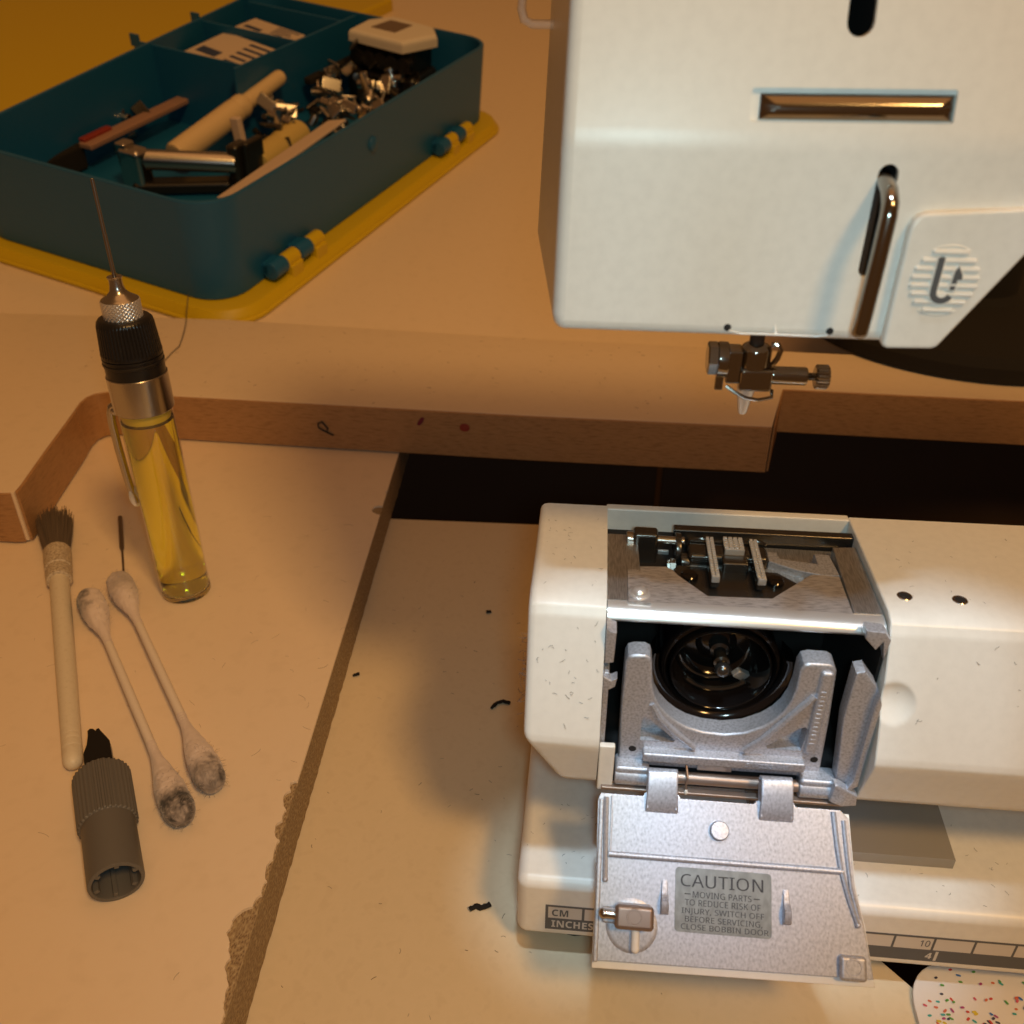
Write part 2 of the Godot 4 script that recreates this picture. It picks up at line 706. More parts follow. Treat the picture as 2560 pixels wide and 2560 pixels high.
func table() -> void:
	var b := Mb.new()
	b.rbox(Vector3(-1500, -620, -1500), Vector3(1500, -600, 600), 1.0)
	setting("floor", b, M.floor_dark)

	var t := thing("sewing_table", "cream laminate sewing table with wood edging round its machine cutout, between toolbox and machine", "table", Vector3(0, -600, -300))
	# top with the cutout for the machine: stops at the joint with the rear leaf
	var left := [-241.0, -158.6, -236.0, -159.2, -237.0, -166.0, -243.5, -196.0, -249.5, -226.0, -254.6, -250.0, -254.8, -257.0, -252.5, -262.0, -247.0, -264.6, -213.8, -262.5]
	var tongue := [-213.8, -262.5, -112.0, -259.0, -27.0, -256.0, 93.4, -254.2, 106.0, -301.5, 330.0, -294.5]
	b = Mb.new()
	b.T = flat_xz(0)
	b.plate(xz([-620.0, -160.5] + left.slice(0, 18) + tongue + [330.0, -347.0, -23.0, -363.0, -225.0, -379.3, -375.5, -378.3, -620.0, -384.0]), [], -2.6, 21.5, 0.4, 2)
	part("tabletop", b, M.laminate, t)
	for s in [["edge_band", P2([-620.0, -160.5, -241.0, -158.6, -237.5, -159.4]), 0.9], ["edge_band", P2([-236.2, -160.2, -237.0, -166.0, -243.5, -196.0, -249.5, -226.0, -252.4, -240.0]), 1.1], ["edge_band", P2([-252.8, -241.5, -254.6, -250.0, -254.8, -257.0, -252.5, -262.0, -247.0, -264.6, -240.0, -264.2]), 0.8], ["edge_band", P2([-239.0, -264.0, -213.8, -262.5, -112.0, -259.0, -27.0, -256.0, 93.4, -254.2]), 1.0], ["edge_band", P2([106.0, -301.5, 330.0, -294.5]), 1.0], ["edge_band", P2([94.2, -254.6, 105.6, -300.6]), 0.8]]:
		b = Mb.new()
		ribbon(b, s[1], -3.0, 21.3, s[2])
		part(s[0], b, M.veneer, t)
	# marks on the edge band
	b = Mb.new()
	b.ball(Vector3(-57.1, 13.5, -255.6), Vector3(2.6, 2.4, 0.3), 12)
	part("red_mark", b, M.red_plastic, t)
	b = Mb.new()
	b.T = Transform3D(Basis(Vector3.BACK, -0.6), Vector3(-79.5, 15.6, -256.4))
	b.ball(Vector3.ZERO, Vector3(1.1, 3.0, 0.3), 12)
	part("purple_mark", b, mat("purple", Color(0.16, 0.012, 0.03), 0.6), t)
	b = Mb.new()
	b.tube([Vector3(-131.0, 12.0, -258.3), Vector3(-133.6, 11.2, -258.2), Vector3(-133.4, 8.6, -258.2), Vector3(-129.6, 6.4, -258.1), Vector3(-128.6, 8.4, -258.1), Vector3(-131.6, 12.4, -258.2)], 0.45, 5)
	b.tube([Vector3(-129.6, 6.4, -258.1), Vector3(-126.0, 4.8, -258.0)], 0.45, 5)
	part("looped_mark", b, M.matt_black, t)
	# the leaf behind the joint slopes; the toolbox lies on it
	b = Mb.new()
	var lt := Transform3D(box_basis(), box_origin() - box_basis().y * 10.0)
	b.T = lt * flat_xz(-0.05)
	# cut along the joint: the leaf starts under the back edge of the front strip
	var inv := lt.affine_inverse()
	var poly := PackedVector2Array()
	for p in [Vector2(-620, -386), Vector2(-375, -380.5), Vector2(-225, -381.5), Vector2(-23, -365.2), Vector2(330, -349.2), Vector2(420, -1300), Vector2(-1000, -1300)]:
		var n := lt.basis.y
		var y: float = lt.origin.y - (n.x * (p.x - lt.origin.x) + n.z * (p.y - lt.origin.z)) / n.y
		var q: Vector3 = inv * Vector3(p.x, y, p.y)
		poly.push_back(Vector2(q.x, -q.z))
	b.plate(poly, [], -16.0, 0.0, 0.4, 1)
	part("rear_leaf", b, M.laminate, t)
	# platform that carries the machine, its corner cut away
	b = Mb.new()
	b.T = flat_xz(0)
	b.plate(xz([-620.0, -222.0, -86.0, -222.9, 330.0, -231.0, 330.0, -28.0, 73.5, -28.0, 99.9, 1.0, 151.0, 58.0, 200.0, 112.0, -620.0, 112.0]), [], -38.0, -22.0, 0.4, 1)
	part("machine_platform", b, M.platform_laminate, t)
	# what closes the cabinet behind the gap
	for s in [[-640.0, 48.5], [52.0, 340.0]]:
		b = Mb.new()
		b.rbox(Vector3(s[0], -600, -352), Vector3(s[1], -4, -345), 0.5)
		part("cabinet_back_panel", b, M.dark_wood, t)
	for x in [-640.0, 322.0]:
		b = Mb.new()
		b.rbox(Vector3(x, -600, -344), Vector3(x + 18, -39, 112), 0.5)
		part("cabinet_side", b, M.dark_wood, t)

	# the loose board with the worn edge
	var bt := thing("insert_board", "cream laminated particle board with chipped right edge, under the oil pen and cotton swabs", "board", Vector3(-200, -21.8, -100))
	b = Mb.new()
	b.T = flat_xz(0)
	var core := PackedVector2Array()
	core.append_array(xz([-620.0, 80.0]))
	var nz := noise(0.35, 3, 5)
	for i in 181:
		var z := 80.0 - i * (382.0 / 180.0)
		core.push_back(Vector2(0.059 * z - 77.2 + nz.get_noise_1d(z) * 0.35, -z))
	core.append_array(xz([-620.0, -302.0]))
	b.plate(core, [], -21.8, -5.0, 0.25, 1)
	part("particle_core", b, M.particle_board, bt, 20.0)
	# laminate with chips along its right edge, each chip: from z to z, depth
	b = Mb.new()
	b.T = flat_xz(0)
	var lam := PackedVector2Array()
	lam.append_array(xz([-620.0, 80.0]))
	var cn := noise(0.2, 3, 9)
	for i in 1528:
		var z := 80.0 - i * 0.25
		var dx := 0.1 * absf(cn.get_noise_1d(z * 6.0))
		for ch in [[-205.0, -197.0, 5.0], [-219.0, -217.0, 1.0], [-38.5, -34.0, 2.2], [-35.0, -27.0, 2.9], [-28.0, -22.5, 1.5], [-23.5, -16.5, 2.6], [-16.5, -9.5, 0.6], [-10.0, -3.0, 1.5], [-3.0, 2.0, 0.7], [1.5, 8.0, 1.8], [5.0, 22.0, 6.2], [18.0, 28.0, 3.6], [25.0, 34.0, 1.8], [32.0, 48.0, 0.5]]:
			if z > ch[0] and z < ch[1]:
				var u: float = (z - ch[0]) / (ch[1] - ch[0])
				var bite := pow(sin(PI * pow(u, 0.8)), 0.55)
				dx = maxf(dx, ch[2] * bite * (0.95 + 0.2 * cn.get_noise_1d(z * 0.8 + 40.0)) + 0.16 * cn.get_noise_1d(z * 5.0))
		lam.push_back(Vector2(0.059 * z - 77.1 - maxf(dx, 0.0), -z))
	lam.append_array(xz([-620.0, -302.0]))
	b.plate(lam, [], -4.95, -4.0, 0.0, 1)
	part("laminate_surface", b, M.laminate, bt)

	# grey acrylic plate on the base deck
	var a := thing("acrylic_plate", "smoky grey acrylic plate lying under the free arm on the machine base", "plate", Vector3(90, 9, -30))
	b = Mb.new()
	b.T = flat_xz(0)
	b.plate(xz([55.0, -46.0, 107.9, -46.0, 106.2, -14.2, 55.0, -14.2]), [], 9.1, 12.6, 0.3, 2)
	part("plate", b, M.smoked_acrylic, a)

	# sheet with a print of sugar sprinkles
	var sh := thing("sprinkle_sheet", "white round cornered card printed with colourful sugar sprinkles in front of the ruler", "card", Vector3(150, -21.9, 30))
	b = Mb.new()
	b.T = flat_xz(0)
	var sp := PackedVector2Array()
	sp.append_array(xz([300.0, 100.0, 97.4, 100.0, 97.4, 14.0]))
	for i in 9:
		var an := PI + PI / 2 * i / 8
		sp.push_back(Vector2(108.4 + cos(an) * 11.0, -(7.0 + sin(an) * 13.5)))
	sp.append_array(xz([300.0, -8.0]))
	b.plate(sp, [], -21.9, -20.5, 0.3, 2)
	part("card_sheet", b, M.sheet_white, sh)
	b = Mb.new()
	b.painted = true
	var cols := [Color(0.55, 0.06, 0.05), Color(0.6, 0.16, 0.08), Color(0.04, 0.16, 0.5), Color(0.1, 0.32, 0.07), Color(0.65, 0.5, 0.04), Color(0.38, 0.06, 0.2), Color(0.05, 0.05, 0.09), Color(0.05, 0.36, 0.36), Color(0.6, 0.1, 0.16)]
	for i in 560:
		var u := rng.randf()
		var x := 100.0 + 42.0 * pow(u, 1.5) + rng.randf() * 3.0
		var z := rng.randf_range(-5.0, 52.0)
		if x < 105.0 and z < 2.0:
			continue
		if rng.randf() > 0.35 + 0.65 * smoothstep(-4.0, 9.0, z):
			continue
		b.color = cols[rng.randi() % cols.size()]
		var d := Vector2.from_angle(rng.randf_range(-1.2, 0.9))
		var l := rng.randf_range(0.12, 0.36)
		var pg := capsule2(Vector2(x, -z) - d * l, Vector2(x, -z) + d * l, 0.3, 0.3, 4)
		var y := -20.49 + 0.0006 * i
		b.T = Transform3D.IDENTITY
		var ring := PackedVector3Array()
		for p in pg:
			ring.push_back(Vector3(p.x, y + 0.02, -p.y))
		b.fan(ring)
	var spr := part("sprinkle_print", b, M.tinted, sh)
	spr.set_meta("kind", "stuff")

	# dark round thing standing on the table behind the machine
	var dk := thing("round_foot", "matt black round foot standing on the table behind the machine head", "lamp foot", Vector3(233, 21.5, -410))
	b = Mb.new()
	b.lathe(Vector3(233, 21.6, -415), Vector3.UP, [[0.0, 98.0], [1.0, 100.0], [9.0, 100.0], [14.0, 96.0], [17.0, 80.0], [20.0, 20.0]], 64)
	part("foot_plate", b, M.black_felt, dk)
	b = Mb.new()
	b.lathe(Vector3(233, 41, -415), Vector3.UP, [[0.0, 30.0], [5.0, 26.0], [300.0, 26.0], [305.0, 22.0]], 32)
	part("post", b, M.black_felt, dk)


func box_origin() -> Vector3:
	return Vector3(-234.3, 21.6, -400.6)


func box_basis() -> Basis:
	var yaw := deg_to_rad(-17.9256)
	var pitch := deg_to_rad(9.1936)
	var roll := deg_to_rad(-8.358)
	return Basis(Vector3.UP, yaw) * Basis(Vector3.RIGHT, pitch) * Basis(Vector3.BACK, roll)


# ---------- the sewing machine ----------
const HEAD_BEND := 187.2
const HEAD_TILT := 0.2309  # tan 13 degrees


func head_z(y: float) -> float:
	var d := y - HEAD_BEND
	if d <= -2.0:
		return 0.0
	if d < 2.0:
		return -HEAD_TILT * (d + 2.0) * (d + 2.0) / 8.0
	return -HEAD_TILT * d


func head_warp(p: Vector3) -> Vector3:
	# flat head shape -> upper face leaning back, left side swelling towards the rear
	var back := clampf((-14.0 - p.z) / 56.0, 0.0, 1.2)
	var q := p
	q.z += head_z(p.y) * (1.0 - back * 0.9)
	if p.x < 20.0:
		q.x -= back * lerpf(6.6, 5.6, clampf((p.y - 150.0) / 60.0, 0, 1)) * clampf((20.0 - p.x) / 22.0, 0, 1)
		q.x += lerpf(0.0, 1.4, clampf((p.y - 150.0) / 50.0, 0, 1.6)) * clampf((20.0 - p.x) / 22.0, 0, 1)
	return q


func arm_profile() -> PackedVector2Array:
	# (z, y) round the free arm, from the back of the top, forwards and down
	var raw := [Vector2(-61.5, 85.0), Vector2(-59.5, 88.0), Vector2(-19.0, 88.0), Vector2(-16.2, 87.0), Vector2(-14.6, 84.6), Vector2(-4.3, 56.5), Vector2(-3.9, 54.6), Vector2(-4.4, 52.6), Vector2(-8.6, 39.0), Vector2(-9.6, 37.4), Vector2(-11.5, 36.6), Vector2(-57.0, 36.6), Vector2(-61.5, 41.0)]
	var out := PackedVector2Array()
	for i in raw.size():
		var a: Vector2 = raw[i]
		var d: Vector2 = raw[(i + 1) % raw.size()]
		var n := maxi(1, int((d - a).length() / (0.7 if a.x > -17.0 and a.y > 50.0 and a.x < -4.2 else 6.0)))
		for k in n:
			out.push_back(a.lerp(d, float(k) / n))
	return out


func arm_cover(b: Mb, x0: float, x1: float, left_round: bool, dimple: bool) -> void:
	var prof := arm_profile()
	var cen := Vector2(-36, 62)
	var secs := []   # [x, inset, share of the left taper]
	if left_round:
		secs = [[x1, 0.0, 0.0], [x1 - 0.02, 0.0, 0.0], [x0 + 6.0, 0.0, 0.6], [x0 + 2.0, 0.0, 1.0], [x0 + 1.0, 0.25, 1.0], [x0 + 0.35, 0.85, 1.0], [x0 + 0.05, 1.7, 1.0], [x0, 2.6, 1.0]]
		secs.reverse()
	else:
		secs = [[x0, 0.25, 0.0], [x0 + 0.25, 0.0, 0.0]]
		if dimple:
			for i in 24:
				secs.push_back([x0 + 0.4 + i * 0.4, 0.0, 0.0])
		secs.append_array([[x1 - 0.5, 0.0, 0.0], [x1, 0.3, 0.0]])
	var rows := []
	for s in secs:
		var row := PackedVector3Array()
		for p in prof:
			var q: Vector2 = p
			var ins: float = s[1]
			if ins > 0.0:
				q = cen + (p - cen) * (1.0 - ins / maxf(12.0, (p - cen).length()))
			var x: float = s[0]
			if left_round and q.y < 56.0:
				x += s[2] * (56.0 - q.y) * 0.47 * (1.0 if q.x > -50.0 else 0.6)
			var z := q.x
			if dimple:
				var r := Vector2(x - (x0 + 2.6), (q.y - 69.5) * 1.0).length()
				if r < 4.8 and q.x > -20.0:
					z -= 1.5 * (1.0 - (r / 4.8) ** 2)
			row.push_back(Vector3(x, q.y, z))
		rows.push_back(row)
	b.grid(rows, true)
	b.fan(rows[0], true)
	b.fan(rows[rows.size() - 1])


func machine() -> void:
	var m := thing("sewing_machine", "white sewing machine with open bobbin door, bare needle clamp and centimetre scale on its base", "sewing machine", Vector3(40, -22, -40))
	base(m)
	# --- free arm ---
	var b := Mb.new()
	arm_cover(b, -6.7, 11.3, true, false)
	part("arm_end_cover", b, M.white_enamel, m)
	b = Mb.new()
	arm_cover(b, 74.4, 262.0, false, true)
	var rc := part("arm_cover", b, M.white_enamel, m)
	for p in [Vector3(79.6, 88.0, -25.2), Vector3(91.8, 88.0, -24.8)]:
		b = Mb.new()
		b.lathe(p, Vector3.UP, [[0.02, 1.75], [0.16, 1.6], [0.16, 1.25], [-0.1, 1.15], [-0.8, 1.1]], 20, null, false, false)
		var hr := part("threaded_hole", b, M.nickel, rc)
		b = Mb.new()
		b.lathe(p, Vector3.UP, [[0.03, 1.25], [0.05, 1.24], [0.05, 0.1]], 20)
		part("hole_shade_disc", b, M.matt_black, hr)  # black disc just above the cover, standing for the shade inside the hole
	b = Mb.new()
	b.rbox(Vector3(11.0, 40, -61.0), Vector3(74.6, 87.9, -58.2), 0.5)
	part("rear_wall", b, M.white_enamel, m)
	bed(m)
	hook(m)
	door(m)
	head(m)
	needle_clamp(m)


func base(m: Node3D) -> void:
	var b := Mb.new()
	b.rbox(Vector3(-7.7, -14.0, -95.0), Vector3(330.0, 9.0, 0.0), 3.0, 4)
	var bs := part("base", b, M.white_enamel, m)
	for p in [Vector3(8, -22, -12), Vector3(60, -22, -84), Vector3(8, -22, -84), Vector3(312, -22, -84), Vector3(312, -22, -35)]:
		b = Mb.new()
		b.cyl(p + Vector3(0, 0.02, 0), p + Vector3(0, 8.2, 0), 6.0, 20, 0.6)
		part("rubber_foot", b, M.matt_black, bs)
	b = Mb.new()
	b.rbox(Vector3(232, 8.6, -92), Vector3(326, 300, -6), 6.0, 3)
	part("pillar", b, M.white_enamel, m)
	# measuring scale
	b = Mb.new()
	b.T = Transform3D(Basis.IDENTITY, Vector3(0, 0, 0))
	b.plate(P2([0.1, -10.1, 321.0, -10.1, 321.0, -0.1, 0.1, -0.1]), [], -0.1, 0.03, 0.0, 1, [], false)
	var sc := part("scale_strip", b, M.scale_pale, m)
	b = Mb.new()
	for r in [[0.0, -10.2, 321.0, -5.4], [0.0, -0.75, 321.0, 0.0], [0.0, -5.38, 0.75, -0.76], [9.7, -5.38, 10.4, -0.76]]:
		b.plate(P2([r[0], r[1], r[2], r[1], r[2], r[3], r[0], r[3]]), [], -0.05, 0.06, 0.0, 1, [], false)
	for i in range(2, 32):
		var x := 10.0 * i
		b.plate(P2([x - 0.3, -5.38, x + 0.3, -5.38, x + 0.3, -0.76, x - 0.3, -0.76]), [], -0.05, 0.06, 0.0, 1, [], false)
	part("scale_bars", b, M.grey_print, sc)
	b = Mb.new()
	b.text("CM", 1.75, 6.1, -4.5, -1.75, 0.05, 0.09, true)
	b.text("10", 96.6, 99.1, -4.15, -1.65, 0.05, 0.09)
	part("scale_figures", b, M.grey_print, sc)
	b = Mb.new()
	b.text("INCHES", 1.7, 12.9, -9.2, -6.3, 0.06, 0.1, true)
	b.text("4", 99.0, 100.6, -9.0, -6.6, 0.06, 0.1, true)
	b.plate(P2([101.25, -9.7, 101.95, -9.7, 101.95, -5.9, 101.25, -5.9]), [], -0.05, 0.09, 0.0, 1, [], false)
	part("inch_figures", b, M.white_print, sc)


func bed(m: Node3D) -> void:
	# casting under the removed needle plate
	var b := Mb.new()
	b.T = flat_xz(0)
	b.plate(xz([11.4, -20.4, 19.3, -20.4, 19.4, -35.5, 19.2, -45.2, 17.2, -46.4, 16.6, -49.0, 11.4, -49.0]), [], 83.4, 85.9, 0.2)
	part("side_rail", b, M.brushed_aluminium, m)
	b = Mb.new()
	b.T = flat_xz(0)
	b.plate(xz([67.6, -20.4, 74.2, -20.4, 74.2, -48.2, 68.3, -47.6]), [], 83.4, 86.0, 0.2)
	part("side_rail", b, M.brushed_aluminium, m)
	b = Mb.new()
	b.T = flat_xz(0)
	b.plate(xz([19.45, -20.4, 19.45, -35.2, 25.9, -35.6, 27.4, -34.4, 28.5, -32.3, 35.0, -24.3, 49.9, -24.7, 60.4, -35.0, 61.5, -35.6, 67.5, -35.3, 67.5, -20.4]), [], 83.6, 85.6, 0.15)
	var mp := part("milled_plate", b, M.milled_aluminium, m)
	# front lip
	b = Mb.new()
	var rows := []
	for x in [11.6, 12.0, 30.0, 50.0, 73.6, 74.1]:
		var row := PackedVector3Array()
		for q in [Vector2(-20.38, 83.6), Vector2(-20.38, 85.75), Vector2(-19.4, 85.75), Vector2(-17.6, 85.4), Vector2(-16.4, 84.6), Vector2(-15.9, 83.6), Vector2(-16.3, 82.9), Vector2(-18.0, 82.8)]:
			row.push_back(Vector3(x, q.y, q.x))
		rows.push_back(row)
	b.grid(rows, true)
	b.fan(rows[0], true)
	b.fan(rows[rows.size() - 1])
	part("front_lip", b, M.bright_steel, m)
	# tab and its screw
	b = Mb.new()
	b.T = flat_xz(0)
	b.plate(xz([16.3, -19.2, 21.5, -19.0, 21.5, -28.6, 19.0, -32.3, 16.3, -32.4]), [], 85.5, 86.5, 0.15)
	var tb := part("hold_down_tab", b, M.milled_aluminium, m)
	b = Mb.new()
	b.lathe(Vector3(18.9, 86.4, -22.6), Vector3.UP, [[0.0, 2.45], [0.35, 2.45], [0.45, 2.3], [0.5, 1.95], [0.9, 1.9], [1.4, 1.5], [1.65, 0.8], [1.72, 0.2]], 24)
	part("screw", b, M.bright_steel, tb)
	# rear part of the casting
	b = Mb.new()
	b.T = flat_xz(0)
	b.plate(xz([30.5, -36.5, 33.0, -51.0, 71.0, -50.4, 73.0, -47.8, 68.1, -47.5, 67.5, -36.0, 56.0, -34.0]), [], 80.0, 83.0, 0.3)
	part("rear_casting", b, M.brushed_aluminium, m)
	b = Mb.new()
	b.rbox(Vector3(28.6, 80, -54.2), Vector3(74.6, 86.6, -51.4), 0.5)
	part("rear_bar", b, M.dark_steel, m)
	# lever arm on the right
	b = Mb.new()
	b.T = flat_xz(0)
	b.plate(xz([51.6, -41.0, 51.6, -45.5, 54.2, -45.3, 54.6, -42.6, 63.4, -41.0, 63.4, -45.6, 67.2, -45.4, 68.0, -36.2, 64.0, -36.0, 58.0, -37.6]), [], 82.9, 85.2, 0.4, 2)
	part("lift_lever", b, M.cast_zinc, m)
	# dark plate round the feed dogs
	b = Mb.new()
	b.T = flat_xz(0)
	var dark := [27.6, -36.5, 29.0, -39.5, 53.5, -38.5, 57.5, -34.5, 58.5, -31.0]
	for i in 13:
		var t := float(i) / 12
		dark.append_array([lerpf(56.0, 32.0, t), -26.6 + 2.1 * sin(PI * t) - 0.0])
	b.plate(xz(dark), [], 80.5, 83.6, 0.25)
	var dp := part("cradle_plate", b, M.dark_steel, m)
	for p in [Vector3(31.6, 83.6, -34.2), Vector3(52.2, 83.6, -33.7)]:
		b = Mb.new()
		b.lathe(p, Vector3.UP, [[0.0, 2.1], [0.9, 2.1], [1.2, 1.8], [1.25, 0.2]], 24)
		b.rbox(p + Vector3(-1.7, 1.1, -0.25), p + Vector3(1.7, 1.35, 0.25), 0.05, 1)
		part("black_screw", b, M.oily_black, dp)
	# feed carrier with the feed dogs
	b = Mb.new()
	b.rbox(Vector3(31.6, 80.0, -46.4), Vector3(51.6, 86.2, -40.4), 1.2, 3)
	b.rbox(Vector3(39.8, 80.0, -41.0), Vector3(46.2, 86.4, -37.2), 0.6, 2)
	for cx in [35.0, 48.6]:
		var ring := []
		for i in 19:
			var a := PI * i / 18
			ring.push_back(Vector3(cx + cos(a) * 2.9, 86.2, -46.6 - sin(a) * 1.7))
		b.tube(ring, 0.35, 6)
	var fc := part("feed_carrier", b, M.dark_steel, m)
	for d in [[36.15, 38.2, -46.8, -29.4, 2], [47.0, 49.1, -46.7, -29.3, 2], [40.5, 45.5, -47.2, -41.6, 4]]:
		b = Mb.new()
		b.rbox(Vector3(d[0], 84.5, d[2]), Vector3(d[1], 87.1, d[3]), 0.25, 1)
		var fd := part("feed_dog", b, M.dark_steel, fc, 20.0)
		b = Mb.new()
		var n: int = int((d[3] - d[2]) / 1.02)
		var w: float = (d[1] - d[0]) / d[4]
		for k in d[4]:
			for i in n:
				var z: float = d[2] + 0.15 + i * 1.02
				var x: float = d[0] + w * k + 0.1
				var x2 := x + w - 0.2
				var pts := [Vector3(x, 87.05, z), Vector3(x2, 87.05, z), Vector3(x2, 87.05, z + 0.78), Vector3(x, 87.05, z + 0.78), Vector3(x + 0.05, 88.0, z + 0.1), Vector3(x2 - 0.05, 88.0, z + 0.1), Vector3(x2 - 0.05, 87.95, z + 0.5), Vector3(x + 0.05, 87.95, z + 0.5)]
				b.quad(pts[4], pts[7], pts[6], pts[5])
				b.quad(pts[3], pts[2], pts[6], pts[7])
				b.quad(pts[1], pts[0], pts[4], pts[5])
				b.quad(pts[0], pts[3], pts[7], pts[4])
				b.quad(pts[2], pts[1], pts[5], pts[6])
		b.rbox(Vector3(d[0] + 0.05, 86.0, d[3] - 0.3), Vector3(d[1] - 0.05, 87.9, d[3] + 0.25), 0.2, 1)
		part("teeth", b, M.bright_steel, fd, 20.0).set_meta("kind", "stuff")
	# crank, rod and nut at the left
	b = Mb.new()
	b.rbox(Vector3(17.9, 70.0, -48.6), Vector3(24.2, 89.0, -44.4), 0.9, 3)
	var ck := part("feed_crank", b, M.dark_steel, m)
	b = Mb.new()
	b.cyl(Vector3(16.4, 86.2, -46.6), Vector3(31.0, 86.2, -46.6), 1.15, 16, 0.2)
	b.cyl(Vector3(16.2, 86.2, -46.6), Vector3(18.6, 86.2, -46.6), 1.9, 16, 0.4)
	part("rod", b, M.nickel, ck)
	b = Mb.new()
	b.cyl(Vector3(28.7, 83.6, -46.8), Vector3(30.2, 83.6, -46.8), 4.3, 24, 0.3)
	b.cyl(Vector3(29.9, 82.6, -42.5), Vector3(32.4, 82.6, -42.5), 2.4, 20, 0.4)
	part("flange", b, M.dark_steel, ck)
	b = Mb.new()
	b.lathe(Vector3(26.3, 82.0, -41.0), Vector3.RIGHT, [[0.0, 1.0], [0.3, 1.6], [1.0, 1.7], [1.1, 2.1], [2.4, 2.1], [2.5, 1.2]], 6)
	part("nut", b, M.nickel, ck)
	b = Mb.new()
	b.rbox(Vector3(24.8, 74.0, -49.6), Vector3(27.6, 81.5, -48.8), 0.2)
	part("guide", b, M.bright_steel, ck)


func hook(m: Node3D) -> void:
	var b := Mb.new()
	# dark chamber: four walls with thickness and a back
	b.rbox(Vector3(11.4, 40, -57.5), Vector3(74.2, 82, -54.5), 0.2, 1)
	b.rbox(Vector3(11.35, 38, -54.5), Vector3(12.2, 82.8, -14.5), 0.2, 1)
	b.rbox(Vector3(73.4, 38, -54.5), Vector3(74.3, 82.8, -14.5), 0.2, 1)
	b.rbox(Vector3(11.4, 37.5, -57), Vector3(74.2, 39.0, -9.8), 0.2, 1)
	b.rbox(Vector3(12.2, 79.0, -54.4), Vector3(73.4, 80.4, -24.0), 0.2, 1)
	part("hook_chamber", b, M.matt_black, m)
	# the hook and the race round it
	var c := Vector3(39.4, 68.2, 0)
	b = Mb.new()
	b.lathe(c, Vector3.BACK, [[-46.0, 9.0], [-40.0, 13.4], [-22.0, 14.2], [-20.4, 14.2], [-19.4, 13.9], [-19.0, 13.2], [-19.6, 12.6], [-24.0, 12.5], [-30.0, 12.4], [-30.2, 2.0]], 72)
	var hk := part("hook_race", b, M.oily_black, m, 50.0)
	b = Mb.new()
	var low := []
	for q in [[15.2, -26.0], [16.9, -22.0], [17.0, -18.2], [16.4, -17.6], [14.9, -18.4], [14.4, -21.0]]:
		var row := PackedVector3Array()
		for i in 49:
			var a := PI * 0.94 + PI * 1.12 * i / 48
			row.push_back(c + Vector3(cos(a) * q[0], sin(a) * q[0] + 1.4, q[1]))
		low.push_back(row)
	b.grid(low)
	part("race_shoulder", b, M.oily_black, hk, 60.0)
	b = Mb.new()
	b.lathe(c, Vector3.BACK, [[-29.0, 12.2], [-19.0, 12.1], [-18.2, 12.0], [-17.9, 11.75], [-18.2, 11.5], [-20.0, 11.3], [-26.5, 10.4], [-29.0, 8.2], [-29.6, 5.4], [-28.4, 4.8], [-28.0, 3.2], [-27.8, 2.0]], 80)
	part("rotating_hook", b, M.oily_black, hk, 50.0)
	b = Mb.new()
	b.lathe(c + Vector3(0.4, 0.6, 0), Vector3.BACK, [[-30.0, 2.6], [-25.0, 2.3], [-24.6, 1.5], [-22.0, 1.45], [-21.6, 1.8], [-20.4, 1.9], [-20.0, 1.3], [-19.5, 1.3], [-19.0, 1.7], [-18.0, 2.0], [-16.9, 1.65], [-16.4, 0.9], [-16.2, 0.1]], 32)
	part("bobbin_stud", b, M.dark_steel, hk, 50.0)
	b = Mb.new()
	b.T = Transform3D(Basis(Vector3.BACK, -0.72) * Basis(Vector3.UP, 0.4), c + Vector3(6.6, -6.4, -24.6))
	b.plate(round_rect(-2.8, -1.3, 2.8, 1.3, 0.7), [], -0.8, 0.6, 0.3)
	part("latch_plate", b, M.bright_steel, hk)
	b = Mb.new()
	var arc := []
	for i in 21:
		var a := PI * 1.08 + PI * 0.66 * i / 20
		arc.push_back(c + Vector3(cos(a) * 8.8 - 0.6, sin(a) * 8.8 + 0.4, -25.6))
	b.tube(arc, 0.4, 6, 1.0)
	arc = []
	for i in 21:
		var a := PI * 1.25 + PI * 0.5 * i / 20
		arc.push_back(c + Vector3(cos(a) * 10.2, sin(a) * 10.2 + 0.2, -23.2))
	b.tube(arc, 0.7, 8, 1.0)
	part("hook_spring", b, M.dark_steel, hk)
	# cast frame in front of the hook
	var outline := P2([16.5, 41.2, 16.2, 62.0, 16.3, 74.3, 16.9, 75.9, 18.2, 76.5, 20.8, 76.6, 22.0, 75.9, 22.5, 74.4, 22.7, 71.9, 23.0, 68.0, 23.9, 64.2, 25.4, 61.2, 27.5, 58.6, 29.8, 56.6, 32.5, 55.0, 36.4, 53.8, 41.5, 53.5, 46.2, 54.6, 50.2, 57.0, 52.6, 59.4, 54.3, 62.2, 55.4, 65.6, 55.9, 69.4, 55.9, 75.0, 56.5, 76.6, 57.9, 77.2, 62.2, 77.1, 63.4, 76.4, 64.0, 75.2, 65.0, 60.0, 65.8, 41.2])
	var tl := P2([21.4, 50.0, 29.4, 50.0, 29.9, 50.6, 23.5, 57.0, 22.3, 57.5, 21.3, 56.9])
	var tr := P2([52.0, 50.0, 60.0, 50.0, 60.6, 57.0, 59.9, 57.8, 58.6, 57.3, 51.6, 50.8])
	b = Mb.new()
	b.plate(outline, [tl, tr], -17.0, -12.0, 0.7, 3)
	var fr := part("race_frame", b, M.cast_zinc, m)
	b = Mb.new()
	b.plate(P2([20.0, 48.5, 31.5, 48.5, 22.8, 58.5, 20.5, 58.5]), [], -16.9, -15.9, 0.0, 1, [], false)
